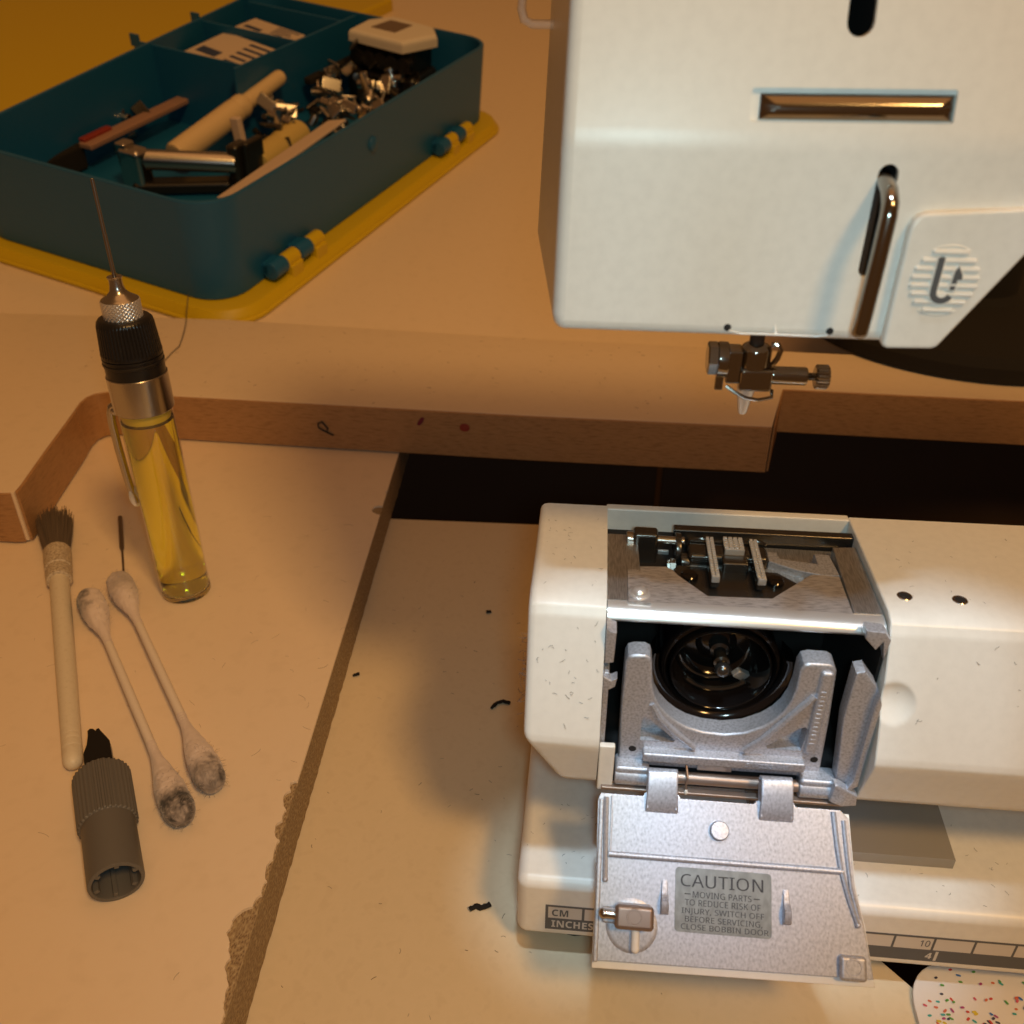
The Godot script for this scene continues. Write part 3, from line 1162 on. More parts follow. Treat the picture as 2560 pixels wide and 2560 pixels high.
	b.plate(P2([50.5, 48.5, 61.5, 48.5, 61.5, 59.0, 59.0, 59.0]), [], -16.9, -15.9, 0.0, 1, [], false)
	for p in [Vector3(24.0, 53.6, -15.9), Vector3(57.4, 52.9, -15.9)]:
		b.lathe(p, Vector3.BACK, [[0.0, 2.0], [0.25, 1.95], [0.3, 1.8]], 20)
	part("web", b, M.cast_zinc, fr)
	b = Mb.new()
	b.rbox(Vector3(22.3, 45.2, -12.6), Vector3(61.2, 47.9, -9.4), 0.5, 2)
	part("cross_bar", b, M.cast_zinc, fr)
	b = Mb.new()
	b.text("SWISS", 47.0, 53.6, 46.0, 47.3, -9.45, -9.2, true)
	part("raised_lettering", b, M.cast_zinc, fr)
	b = Mb.new()
	b.tube([Vector3(46.6, 49.0, -11.9), Vector3(50.5, 53.2, -11.7), Vector3(59.5, 66.6, -11.7), Vector3(60.2, 67.8, -11.9)], 0.85, 8)
	b.tube([Vector3(23.4, 62.0, -12.2), Vector3(25.6, 58.0, -11.8), Vector3(29.8, 53.4, -11.7), Vector3(34.6, 48.8, -11.9)], 0.8, 8)
	b.rbox(Vector3(60.6, 50.0, -12.8), Vector3(63.3, 75.4, -11.0), 0.7, 2)
	for i in 13:
		b.rbox(Vector3(61.2, 53.0 + i * 1.35, -11.2), Vector3(62.4, 53.8 + i * 1.35, -10.85), 0.12, 1)
	part("rib", b, M.cast_zinc, fr)
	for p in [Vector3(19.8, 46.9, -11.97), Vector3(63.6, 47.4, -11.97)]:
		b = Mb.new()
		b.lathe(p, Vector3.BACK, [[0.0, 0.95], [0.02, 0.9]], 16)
		part("pin_hole_shade", b, M.matt_black, fr)  # flat black disc on the frame: shade of a hole, as colour
	for x in [[15.8, 24.2], [60.6, 69.4]]:
		b = Mb.new()
		b.cyl(Vector3(x[0], 39.8, -10.4), Vector3(x[1], 39.8, -10.4), 2.7, 24, 0.5)
		b.rbox(Vector3(x[0], 39.6, -14.0), Vector3(x[1], 43.4, -8.6), 0.8, 2)
		part("hinge_lug", b, M.cast_zinc, fr)
	# hinge pin, shaft and torsion wire
	b = Mb.new()
	b.cyl(Vector3(24.0, 39.9, -10.2), Vector3(61.0, 39.9, -10.2), 1.5, 20, 0.2)
	var hp := part("hinge_pin", b, M.brown_steel, m)
	b = Mb.new()
	b.rbox(Vector3(12.6, 36.7, -9.2), Vector3(71.5, 37.6, -7.4), 0.3)
	part("lower_edge", b, M.brown_steel, hp)
	b = Mb.new()
	b.tube([Vector3(33.2, 44.0, -10.6), Vector3(33.6, 41.8, -8.4), Vector3(33.3, 40.2, -8.2), Vector3(33.5, 38.4, -8.0)], 0.28, 6)
	part("spring_wire", b, M.brown_steel, hp)
	b = Mb.new()
	b.ball(Vector3(33.5, 37.6, -7.7), Vector3(0.5, 0.9, 0.5), 10)
	part("wire_tip", b, M.white_plastic, hp)
	b = Mb.new()
	b.rbox(Vector3(36.0, 41.6, -12.4), Vector3(44.5, 44.4, -11.4), 0.2)
	part("spring_plate", b, M.milled_aluminium, hp)
	# cast jambs at both sides of the opening
	b = Mb.new()
	b.plate(P2([67.0, 63.5, 67.3, 77.4, 69.2, 78.0, 72.6, 73.5, 73.0, 71.0, 73.0, 43.0, 69.0, 42.6]), [], -13.5, -9.4, 0.6, 2)
	b.plate(P2([70.6, 41.2, 73.6, 44.0, 73.9, 70.0, 72.9, 73.2, 72.4, 70.0, 72.2, 46.0]), [], -12.0, -7.4, 0.4, 2)
	part("door_jamb", b, M.cast_zinc, m)
	b = Mb.new()
	b.plate(P2([68.4, 87.0, 68.6, 84.6, 71.4, 81.6, 72.6, 84.0, 73.6, 79.0, 74.2, 84.5, 72.6, 86.6]), [], -16.0, -12.6, 0.4, 2)
	part("jamb_corner", b, M.cast_zinc, m)
	b = Mb.new()
	b.plate(P2([67.6, 39.0, 70.6, 37.6, 74.2, 38.2, 73.8, 41.4, 69.0, 44.6, 68.0, 44.6]), [], -9.0, -6.6, 0.5, 2)
	part("jamb_foot", b, M.cast_zinc, m)
	b = Mb.new()
	b.plate(P2([11.5, 74.0, 13.6, 74.4, 13.8, 83.0, 12.6, 83.4, 11.5, 84.2]), [], -16.0, -11.4, 0.4, 2)
	b.rbox(Vector3(11.5, 44.0, -16.0), Vector3(12.8, 72.0, -10.6), 0.3)
	b.plate(P2([11.4, 66.6, 14.2, 68.6, 14.6, 71.4, 13.2, 70.6, 11.4, 71.6]), [], -12.0, -9.6, 0.2, 1)
	part("door_jamb", b, M.cast_zinc, m)
	b = Mb.new()
	b.rbox(Vector3(11.6, 35.6, -10.0), Vector3(15.4, 50.6, -8.4), 0.4)
	part("jamb_strip", b, M.white_enamel, m)


func door(m: Node3D) -> void:
	# local frame: u to the right, v up the slope, n outwards
	var o := Vector3(12.3, 14.0, 24.0)
	var vv := (Vector3(12.3, 43, -6) - o).normalized()
	var F := Transform3D(Basis(Vector3.RIGHT, vv, Vector3.RIGHT.cross(vv)), o)
	var new := func() -> Mb:
		var q := Mb.new()
		q.T = F
		return q
	var b: Mb = new.call()
	b.plate(P2([0.0, 0.4, 63.6, 1.5, 61.8, 12.6, 59.9, 21.0, 58.9, 36.0, 57.0, 37.8, 46.6, 37.8, 46.2, 38.6, 37.4, 38.6, 36.8, 37.8, 19.4, 37.8, 19.0, 38.6, 10.8, 38.6, 10.4, 37.8, 0.2, 37.8, -0.5, 36.0]), [], -1.3, 0.0, 0.25, 2)
	var d := part("bobbin_door", b, M.cast_zinc, m)
	b = new.call()
	b.plate(P2([-0.3, -1.5, 64.3, -0.4, 62.4, 12.4, 60.5, 21.0, 59.4, 37.0, 0.0, 37.0]), [], -2.6, -1.35, 0.3, 2)
	part("outer_skin", b, M.white_enamel, d)
	b = new.call()
	b.rbox(Vector3(-0.1, 0.2, -1.2), Vector3(1.0, 36.5, 0.55), 0.35, 2)
	b.tube([Vector3(1.55, 37.0, 0.3), Vector3(1.75, 28.0, 0.3), Vector3(2.0, 18.4, 0.3)], 0.62, 8)
	b.ball(F.basis.inverse() * Vector3.ZERO + Vector3(2.0, 18.3, 0.35), Vector3(0.7, 0.8, 0.6), 10)
	b.rbox(Vector3(2.7, 24.0, -0.3), Vector3(3.2, 37.4, 0.35), 0.15, 1)
	part("rim", b, M.cast_zinc, d)
	b = new.call()
	b.tube([Vector3(2.6, 24.0, 0.2), Vector3(30.0, 24.1, 0.2), Vector3(57.2, 24.2, 0.2)], 0.75, 10)
	part("cross_rib", b, M.cast_zinc, d)
	b = new.call()
	b.tube([Vector3(55.3, 37.4, 0.25), Vector3(56.0, 30.0, 0.25), Vector3(56.8, 24.4, 0.25), Vector3(58.4, 18.4, 0.25), Vector3(60.3, 12.9, 0.25)], 0.62, 8)
	b.ball(Vector3(60.3, 12.8, 0.3), Vector3(0.75, 0.75, 0.65), 10)
	part("side_rib", b, M.cast_zinc, d)
	b = new.call()
	b.tube([Vector3(57.6, 35.6, 0.15), Vector3(58.2, 28.0, 0.15), Vector3(58.9, 21.0, 0.15), Vector3(60.6, 14.0, 0.15)], 0.5, 8)
	part("side_rib", b, M.cast_zinc, d)
	# stop knob
	b = new.call()
	b.lathe(Vector3(28.6, 31.1, -0.2), Vector3(0, 0.12, 1), [[0.0, 2.35], [1.2, 2.25], [1.55, 2.0], [1.6, 0.3]], 28)
	part("stop_knob", b, M.cast_zinc, d)
	# hinge tabs: cast straps that rise to the pin
	for x in [[10.9, 18.8], [37.8, 46.0]]:
		b = new.call()
		var rows := []
		for q in [[34.2, 0.0], [35.0, 0.9], [37.0, 1.7], [40.0, 2.3], [42.4, 2.5], [43.7, 2.3], [44.4, 1.6], [44.6, 0.6], [44.0, -0.8], [42.0, -1.2], [38.0, -1.2], [34.6, -1.0]]:
			var row := PackedVector3Array()
			var w := 0.35 * smoothstep(34.0, 40.0, q[0])
			row.push_back(Vector3(x[0] + w, q[0], q[1] - 0.45))
			row.push_back(Vector3(x[0] + w + 0.15, q[0], q[1] - 0.12))
			row.push_back(Vector3(x[0] + w + 0.5, q[0], q[1]))
			row.push_back(Vector3(x[1] - w - 0.5, q[0], q[1]))
			row.push_back(Vector3(x[1] - w - 0.15, q[0], q[1] - 0.12))
			row.push_back(Vector3(x[1] - w, q[0], q[1] - 0.45))
			rows.push_back(row)
		rows.push_back(rows[0])
		b.grid(rows)
		b.rbox(Vector3(x[0] + 0.4, 35.0, -1.0), Vector3(x[0] + 0.7, 43.6, 1.2), 0.1, 1)
		b.rbox(Vector3(x[1] - 0.7, 35.0, -1.0), Vector3(x[1] - 0.4, 43.6, 1.2), 0.1, 1)
		part("hinge_tab", b, M.cast_zinc, d)
	# two spring pegs beside the label
	for u in [16.0, 44.1]:
		b = new.call()
		var rows := []
		for q in [[11.6, 0.2, 1.0], [12.0, 1.7, 0.95], [13.4, 2.4, 0.95], [14.8, 2.5, 0.9], [15.6, 1.5, 0.85], [16.6, 0.9, 0.75], [18.4, 0.4, 0.65], [19.2, 0.15, 0.6]]:
			var row := PackedVector3Array()
			var w: float = q[2]
			for s in [[-1.0, -0.3], [-1.0, 0.75], [-0.75, 1.0], [0.75, 1.0], [1.0, 0.75], [1.0, -0.3]]:
				row.push_back(Vector3(u + w * s[0], q[0], q[1] * maxf(s[1], 0.0) + minf(s[1], 0.0)))
			rows.push_back(row)
		b.grid(rows)
		b.fan(rows[0], true)
		b.fan(rows[rows.size() - 1])
		part("spring_peg", b, M.cast_zinc, d)
	# latch block with its ball-ended pin
	b = new.call()
	b.rbox(Vector3(4.5, 8.4, -0.4), Vector3(13.3, 13.6, 5.0), 1.1, 3)
	var lb := part("latch_block", b, M.cast_zinc, d)
	b = new.call()
	b.rbox(Vector3(4.42, 8.3, 3.0), Vector3(13.38, 13.7, 5.08), 1.1, 3)
	b.lathe(Vector3(8.9, 11.2, 5.0), Vector3(0, 0, 1), [[0.0, 1.9], [0.2, 1.85], [0.2, 1.5], [0.1, 1.45]], 24)
	part("worn_cap", b, M.brown_steel, lb)
	b = new.call()
	b.cyl(Vector3(5.0, 11.2, 2.6), Vector3(2.2, 11.2, 2.6), 1.2, 16, 0.1)
	b.ball(Vector3(2.0, 11.2, 2.6), Vector3(1.3, 1.3, 1.3), 16)
	part("latch_pin", b, M.nickel, lb)
	b = new.call()
	b.rbox(Vector3(1.6, 8.8, -0.3), Vector3(4.8, 12.4, 0.7), 0.5, 2)
	b.lathe(Vector3(8.6, 8.6, -0.15), Vector3(0, 0, 1), [[0.0, 6.2], [0.25, 5.9], [0.4, 5.0], [0.6, 0.5]], 32)
	part("boss", b, M.cast_zinc, lb)
	b = new.call()
	b.rbox(Vector3(8.5, 2.9, -0.3), Vector3(10.4, 8.8, 2.2), 0.95, 3)
	part("rib", b, M.white_enamel, lb)
	# corner boss
	b = new.call()
	b.rbox(Vector3(55.7, 1.0, -1.6), Vector3(61.8, 6.4, 1.7), 0.9, 3)
	b.lathe(Vector3(58.8, 4.0, 1.66), Vector3(0, 0, 1), [[0.0, 2.0], [0.16, 1.95], [0.16, 1.6], [0.05, 1.5]], 20)
	part("corner_boss", b, M.cast_zinc, d)
	# caution label
	b = new.call()
	b.plate(round_rect(18.5, 8.2, 40.8, 22.35, 0.9), [], -0.05, 0.12, 0.05, 1)
	var lab := part("caution_label", b, M.label_grey, d)
	b = new.call()
	b.text("CAUTION", 19.75, 38.9, 18.1, 20.9, 0.1, 0.16)
	for l in [["MOVING PARTS", 22.6, 36.2, 15.85, 17.2], ["TO REDUCE RISK OF", 20.8, 38.3, 14.05, 15.4], ["INJURY, SWITCH OFF", 20.1, 39.1, 12.0, 13.5], ["BEFORE SERVICING,", 20.9, 38.7, 10.3, 11.75], ["CLOSE BOBBIN DOOR", 20.0, 40.1, 8.85, 10.05]]:
		b.text(l[0], l[1], l[2], l[3], l[4], 0.1, 0.16)
	for x in [[20.7, 22.1], [36.7, 38.1]]:
		b.plate(P2([x[0], 16.45, x[1], 16.45, x[1], 16.68, x[0], 16.68]), [], 0.1, 0.16, 0.0, 1, [], false)
	part("label_print", b, M.dark_print, lab)


func head(m: Node3D) -> void:
	var b := Mb.new()
	b.warp = head_warp
	var outline := P2([-0.3, 152.9, 57.9, 152.6, 66.4, 152.9, 67.4, 153.9, 77.2, 169.3, 113.0, 226.0, 262.0, 229.0, 262.0, 318.0, 8.0, 318.0, -1.6, 306.0, -2.7, 250.0, -2.7, 156.0, -2.3, 154.2, -1.4, 153.2])
	var lever_slot := capsule2(Vector2(53.0, 166.2), Vector2(53.3, 182.2), 1.5, 1.7, 8)
	var lift_slot := capsule2(Vector2(45.4, 204.6), Vector2(45.4, 246.0), 2.2, 2.2, 8)
	var recess := round_rect(29.4, 190.1, 62.1, 195.1, 0.4, 2)
	var ys := []
	for i in 9:
		ys.push_back(HEAD_BEND - 2.0 + 0.5 * i)
	ys.append_array([155.0, 170.0, 200.0, 230.0, 260.0])
	ys.sort()
	b.plate(outline, [lever_slot, lift_slot, recess], -76.0, -14.0, 2.2, 5, ys, true, 1.3)
	var h := part("head_casing", b, M.white_enamel, m, 50.0)
	# black boxes behind the slots: their inner darkness put into colour
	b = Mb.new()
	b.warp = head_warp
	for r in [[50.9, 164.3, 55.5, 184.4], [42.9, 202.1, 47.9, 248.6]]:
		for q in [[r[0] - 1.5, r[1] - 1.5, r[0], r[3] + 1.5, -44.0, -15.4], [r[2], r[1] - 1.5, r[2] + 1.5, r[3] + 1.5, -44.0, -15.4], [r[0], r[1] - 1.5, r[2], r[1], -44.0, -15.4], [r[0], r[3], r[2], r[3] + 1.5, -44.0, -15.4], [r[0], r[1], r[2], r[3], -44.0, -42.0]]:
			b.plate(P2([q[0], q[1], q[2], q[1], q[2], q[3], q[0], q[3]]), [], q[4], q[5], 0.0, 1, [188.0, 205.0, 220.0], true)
	part("slot_shade_box", b, M.matt_black, h)
	# recessed finger bar on the upper face
	b = Mb.new()
	b.warp = head_warp
	b.plate(P2([29.0, 189.8, 62.5, 189.8, 62.5, 195.5, 29.0, 195.5]), [], -15.4, -14.9, 0.0, 1, [], false)
	part("recess_floor", b, M.white_enamel, h)
	b = Mb.new()
	b.warp = head_warp
	var x0 := 30.9
	var x1 := 61.9
	var rows := []
	var n := 10
	for i in n + 1:
		var t := float(i) / n
		var y := lerpf(190.35, 194.25, t)
		var z := -14.75 + 1.5 * pow(sin(PI * clampf(t, 0.02, 0.98)), 0.75)
		var e := 3.2 * (1.0 - absf(t - 0.5) * 2.0)
		rows.push_back(PackedVector3Array([Vector3(x0, y, -15.2), Vector3(x0, y, -14.55), Vector3(x0 + e, y, z), Vector3(x1 - e, y, z), Vector3(x1, y, -14.55), Vector3(x1, y, -15.2)]))
	b.grid(rows)
	b.quad(Vector3(x0, 190.35, -15.2), Vector3(x1, 190.35, -15.2), Vector3(x1, 190.35, -14.6), Vector3(x0, 190.35, -14.6))
	part("finger_bar", b, M.dark_chrome, h, 30.0)
	# lifting lever in its slot
	b = Mb.new()
	var lv := [Vector3(51.76, 156.2, -6.6), Vector3(51.77, 156.35, -6.6), Vector3(51.78, 156.7, -6.6), Vector3(51.8, 157.3, -6.6), Vector3(51.95, 160.0, -6.5), Vector3(52.35, 170.0, -6.6), Vector3(52.6, 177.0, -6.8), Vector3(52.72, 178.8, -7.6), Vector3(52.85, 180.4, -10.0), Vector3(52.95, 181.6, -15.5), Vector3(52.95, 181.8, -19.0)]
	b.tube(lv, [0.35, 0.85, 1.25, 1.42, 1.42, 1.42, 1.42, 1.42, 1.42, 1.3, 1.3], 18, 1.0, Vector3.RIGHT)
	var pl := part("presser_lever", b, M.dark_chrome, m, 50.0)
	b = Mb.new()
	b.rbox(Vector3(51.9, 165.0, -18.6), Vector3(52.9, 180.5, -14.6), 0.3)
	part("lever_web", b, M.dark_steel, pl)
	# reverse button with its grooved disc and arrow
	b = Mb.new()
	b.plate(P2([57.8, 153.3, 58.15, 173.6, 58.6, 175.2, 59.6, 176.2, 61.0, 176.6, 83.2, 177.9, 68.1, 153.9, 67.5, 153.0, 66.6, 152.55, 58.8, 152.4, 58.1, 152.7]), [], -14.3, -11.9, 0.6, 3)
	var rv := part("reverse_button", b, M.white_enamel, m)
	b = Mb.new()
	var cc := Vector2(65.8, 165.1)
	for i in 8:
		var dy := -5.2 + 1.46 * i
		var half := sqrt(maxf(0.0, 5.9 * 5.9 - dy * dy))
		b.tube([Vector3(cc.x - half, cc.y + dy, -11.95), Vector3(cc.x - half + 0.3, cc.y + dy, -11.9), Vector3(cc.x + half - 0.3, cc.y + dy, -11.9), Vector3(cc.x + half, cc.y + dy, -11.95)], [0.15, 0.52, 0.52, 0.15], 8)
	for sg in [1.0, -1.0]:
		var arc := []
		for i in 13:
			var a: float = sg * (PI / 2 - 0.55 + 1.1 * i / 12)
			arc.push_back(Vector3(cc.x + cos(a) * 6.15, cc.y + sin(a) * 6.15, -11.95))
		b.tube(arc, 0.22, 6)
	part("grip_rib", b, M.white_enamel, rv)
	for lay in [[0.78, -11.9, -11.28, "arrow_edge", M.white_enamel], [0.54, -11.9, -11.18, "arrow", M.grey_print]]:
		b = Mb.new()
		var w: float = lay[0]
		var line := [Vector2(64.35, 169.3), Vector2(64.2, 163.4)]
		for i in 9:
			var a := PI + PI * 0.86 * i / 8
			line.push_back(Vector2(65.75 + cos(a) * 1.55, 163.3 + sin(a) * 1.55))
		var lf := PackedVector2Array()
		var rt := PackedVector2Array()
		for i in line.size():
			var e: Vector2 = (line[mini(i + 1, line.size() - 1)] - line[maxi(i - 1, 0)]).normalized()
			lf.push_back(line[i] + Vector2(-e.y, e.x) * w)
			rt.push_back(line[i] - Vector2(-e.y, e.x) * w)
		rt.reverse()
		lf.append_array(rt)
		b.plate(lf, [], lay[1], lay[2], 0.04, 1, [], false)
		var k: float = w - 0.5
		b.plate(P2([66.85 - k, 163.75 - k, 67.65 + k, 163.75 - k, 67.7 + k, 164.4 + k, 66.9 - k, 164.4 + k]), [], lay[1], lay[2], 0.04, 1, [], false)
		b.plate(P2([66.95 - k, 164.9 - k, 67.75 + k, 164.9 - k, 67.75 + k, 165.5, 68.5 + k, 165.6 - k * 0.5, 68.35 + k, 166.4, 67.55, 167.8 + k * 1.4, 67.1 - k, 167.0]), [], lay[1], lay[2], 0.04, 1, [], false)
		part(lay[3], b, lay[4], rv)
	# thread guide wire along the lower edge
	b = Mb.new()
	b.tube([Vector3(30.2, 154.4, -14.6), Vector3(30.5, 154.1, -13.8), Vector3(32.4, 153.8, -13.5), Vector3(39.0, 153.9, -13.2), Vector3(46.0, 153.7, -13.5), Vector3(48.1, 153.8, -13.8), Vector3(48.5, 154.3, -14.6)], 0.2, 8)
	b.tube([Vector3(38.8, 153.8, -13.5), Vector3(38.7, 154.6, -13.8), Vector3(38.4, 155.8, -14.1)], [0.34, 0.28, 0.08], 8)
	var tg := part("thread_guide", b, M.white_enamel, h)
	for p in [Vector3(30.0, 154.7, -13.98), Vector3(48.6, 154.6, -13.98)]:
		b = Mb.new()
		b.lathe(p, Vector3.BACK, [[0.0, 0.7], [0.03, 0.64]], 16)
		part("guide_hole_shade", b, M.matt_black, h)  # flat black disc on the casing paints the darkness inside the hole
	# clear plastic hook on the left side
	b = Mb.new()
	b.tube([Vector3(-5.0, 201.8, -62), Vector3(-10.5, 201.8, -62), Vector3(-12.2, 202.6, -62), Vector3(-12.8, 204.6, -62), Vector3(-12.2, 212.0, -62), Vector3(-11.0, 216.0, -62), Vector3(-5.0, 217.0, -62)], 0.95, 8, 2.2, Vector3.BACK)
	part("clear_hook", b, M.clear_plastic, h)


func needle_clamp(m: Node3D) -> void:
	var Z := -37.0
	var b := Mb.new()
	b.cyl(Vector3(40.0, 142.0, Z), Vector3(40.0, 175.0, Z), 1.6, 20)
	var nb := part("needle_bar", b, M.dark_steel, m)
	b = Mb.new()
	b.lathe(Vector3(40.1, 138.4, Z), Vector3.UP, [[0.0, 3.3], [0.5, 3.35], [3.6, 3.35], [4.4, 3.0], [4.9, 2.2], [5.0, 1.6]], 28)
	b.rbox(Vector3(37.0, 133.4, Z - 3.0), Vector3(44.0, 138.5, Z + 3.2), 0.8, 3)
	part("clamp_body", b, M.dark_chrome, nb)
	b = Mb.new()
	b.rbox(Vector3(34.1, 134.8, Z - 2.5), Vector3(37.3, 142.3, Z + 2.4), 0.5, 2)
	part("clamp_plate", b, M.dark_chrome, nb)
	b = Mb.new()
	b.cyl(Vector3(32.0, 139.6, Z + 0.4), Vector3(34.3, 139.6, Z + 0.4), 3.9, 28, 0.35)
	part("washer", b, M.dark_chrome, nb)
	b = Mb.new()
	b.lathe(Vector3(29.9, 139.9, Z + 0.4), Vector3.RIGHT, [[0.0, 3.1], [0.3, 3.6], [2.0, 3.6], [2.15, 3.3]], 6)
	part("hex_nut", b, M.dark_chrome, nb, 20.0)
	b = Mb.new()
	b.rbox(Vector3(32.1, 132.8, Z + 0.4), Vector3(33.9, 137.0, Z + 1.4), 0.35, 2)
	part("foot_stop", b, M.dark_chrome, nb)
	b = Mb.new()
	b.cyl(Vector3(43.8, 136.4, Z + 0.4), Vector3(51.6, 136.4, Z + 0.4), 2.0, 24, 0.5)
	part("screw_sleeve", b, M.dark_chrome, nb)
	b = Mb.new()
	var prof := []
	for i in 9:
		prof.push_back([i * 0.28, 0.95 if i % 2 else 0.75])
	b.lathe(Vector3(51.4, 136.4, Z + 0.4), Vector3.RIGHT, prof, 16)
	part("screw_thread", b, M.dark_chrome, nb)
	b = Mb.new()
	b.lathe(Vector3(53.2, 136.4, Z + 0.4), Vector3.RIGHT, [[0.0, 2.2], [0.35, 2.7], [2.5, 2.7], [2.9, 2.3], [2.95, 0.3]], 72, func(a: float, t: float, r: float) -> float: return r - (0.22 * (0.5 - 0.5 * cos(a * 18.0)) if r > 1.5 else 0.0))
	part("knurled_knob", b, M.dark_chrome, nb)
	b = Mb.new()
	b.lathe(Vector3(39.1, 133.6, Z), Vector3.DOWN, [[0.0, 2.0], [1.6, 1.85], [6.2, 0.95], [6.6, 0.75]], 24)
	part("needle_socket", b, M.bright_steel, nb)
	b = Mb.new()
	b.tube([Vector3(34.3, 134.6, Z + 3.0), Vector3(36.0, 133.6, Z + 3.6), Vector3(38.4, 132.6, Z + 4.2), Vector3(41.2, 132.1, Z + 4.2), Vector3(44.2, 132.5, Z + 3.4), Vector3(44.4, 133.4, Z + 1.6)], 0.42, 8)
	part("thread_hook", b, M.dark_chrome, nb)
	b = Mb.new()
	b.tube([Vector3(43.0, 143.4, Z + 0.8), Vector3(44.3, 143.6, Z + 1.2), Vector3(45.0, 142.4, Z + 1.4), Vector3(44.6, 140.6, Z + 1.2), Vector3(44.0, 139.4, Z + 1.0), Vector3(43.4, 138.6, Z + 0.8)], 0.6, 8)
	part("side_loop", b, M.dark_chrome, nb)


# ---------- cleaning tools on the board ----------
func tools() -> void:
	oil_pen()
	swab("cotton_swab", "cotton swab with sooty lower tip, its upper tip beside the lint brush", Vector3(-188.1, 0.9, -119.5), Vector3(-105.6, 0.6, -16.2), 1.0, 1.0, 3)
	swab("cotton_swab", "cotton swab with fuzzy grey upper tip touching the loose machine needle", Vector3(-181.9, 0.9, -131.5), Vector3(-101.4, 0.6, -29.2), 0.5, 0.8, 17)
	brush()
	nib_cap()
	# loose needle
	var t := thing("machine_needle", "dark sewing machine needle lying behind the fuzzy swab tip", "needle", Vector3(-194, -4, -159))
	var b := Mb.new()
	b.tube([Vector3(-206.0, -2.9, -182.3), Vector3(-205.6, -2.9, -181.5), Vector3(-195.0, -2.9, -161.0), Vector3(-193.6, -3.0, -158.2), Vector3(-192.4, -3.3, -156.0), Vector3(-181.5, -3.5, -135.0), Vector3(-178.0, -3.7, -128.0)], [0.7, 1.05, 1.05, 1.0, 0.5, 0.45, 0.1], 12)
	part("needle_body", b, M.needle_steel, t)
	b = Mb.new()
	b.rbox(Vector3(-0.25, 0, -6), Vector3(0.25, 0.3, 6), 0.1, 1)
	var h := thing("hair", "dark hair hanging from the blue toolbox corner down to the table behind the oil pen", "hair", Vector3(-236, 21.5, -330))
	b = Mb.new()
	b.tube([Vector3(-234.4, 21.8, -300.5), Vector3(-234.7, 21.9, -306.7), Vector3(-235.7, 21.9, -319.6), Vector3(-235.5, 22.2, -330.1), Vector3(-238.0, 23.0, -340.0), Vector3(-241.2, 23.4, -351.0), Vector3(-246.0, 24.0, -366.0), Vector3(-250.4, 26.0, -378.0), Vector3(-254.0, 33.0, -393.0)], 0.32, 5)
	part("strand", b, M.needle_steel, h)
	for f in [["lint_scrap", "curled black lint scrap left of the free arm on the platform", [-25.4, -94.2, -23.6, -97.0, -21.4, -98.0, -19.0, -97.4], 0.9], ["lint_scrap", "short thick black lint scrap on the platform beside the inch scale", [-22.4, -11.2, -20.6, -12.6, -19.4, -12.2, -16.6, -13.6], 1.0], ["lint_scrap", "tiny black lint speck far back on the platform by the free arm", [-34.0, -151.2, -32.4, -151.8], 0.9], ["lint_scrap", "small dark lint scrap against the chipped board edge on the platform", [-80.4, -106.8, -78.2, -108.0], 0.7]]:
		var s := thing(f[0], f[1], "lint", Vector3(f[2][0], -22, f[2][1]))
		b = Mb.new()
		var pts := []
		for i in range(0, f[2].size(), 2):
			pts.push_back(Vector3(f[2][i], -21.2, f[2][i + 1]))
		var dense := []
		for i in pts.size() - 1:
			for k in 4:
				dense.push_back((pts[i] as Vector3).lerp(pts[i + 1], k / 4.0) + Vector3(rng.randf_range(-0.2, 0.2), rng.randf_range(-0.1, 0.2), rng.randf_range(-0.2, 0.2)))
		dense.push_back(pts[pts.size() - 1])
		var rr := []
		for i in dense.size():
			rr.push_back(f[3] * rng.randf_range(0.6, 0.9))
		b.tube(dense, rr, 7)
		part("lint_body", b, M.black_felt, s)


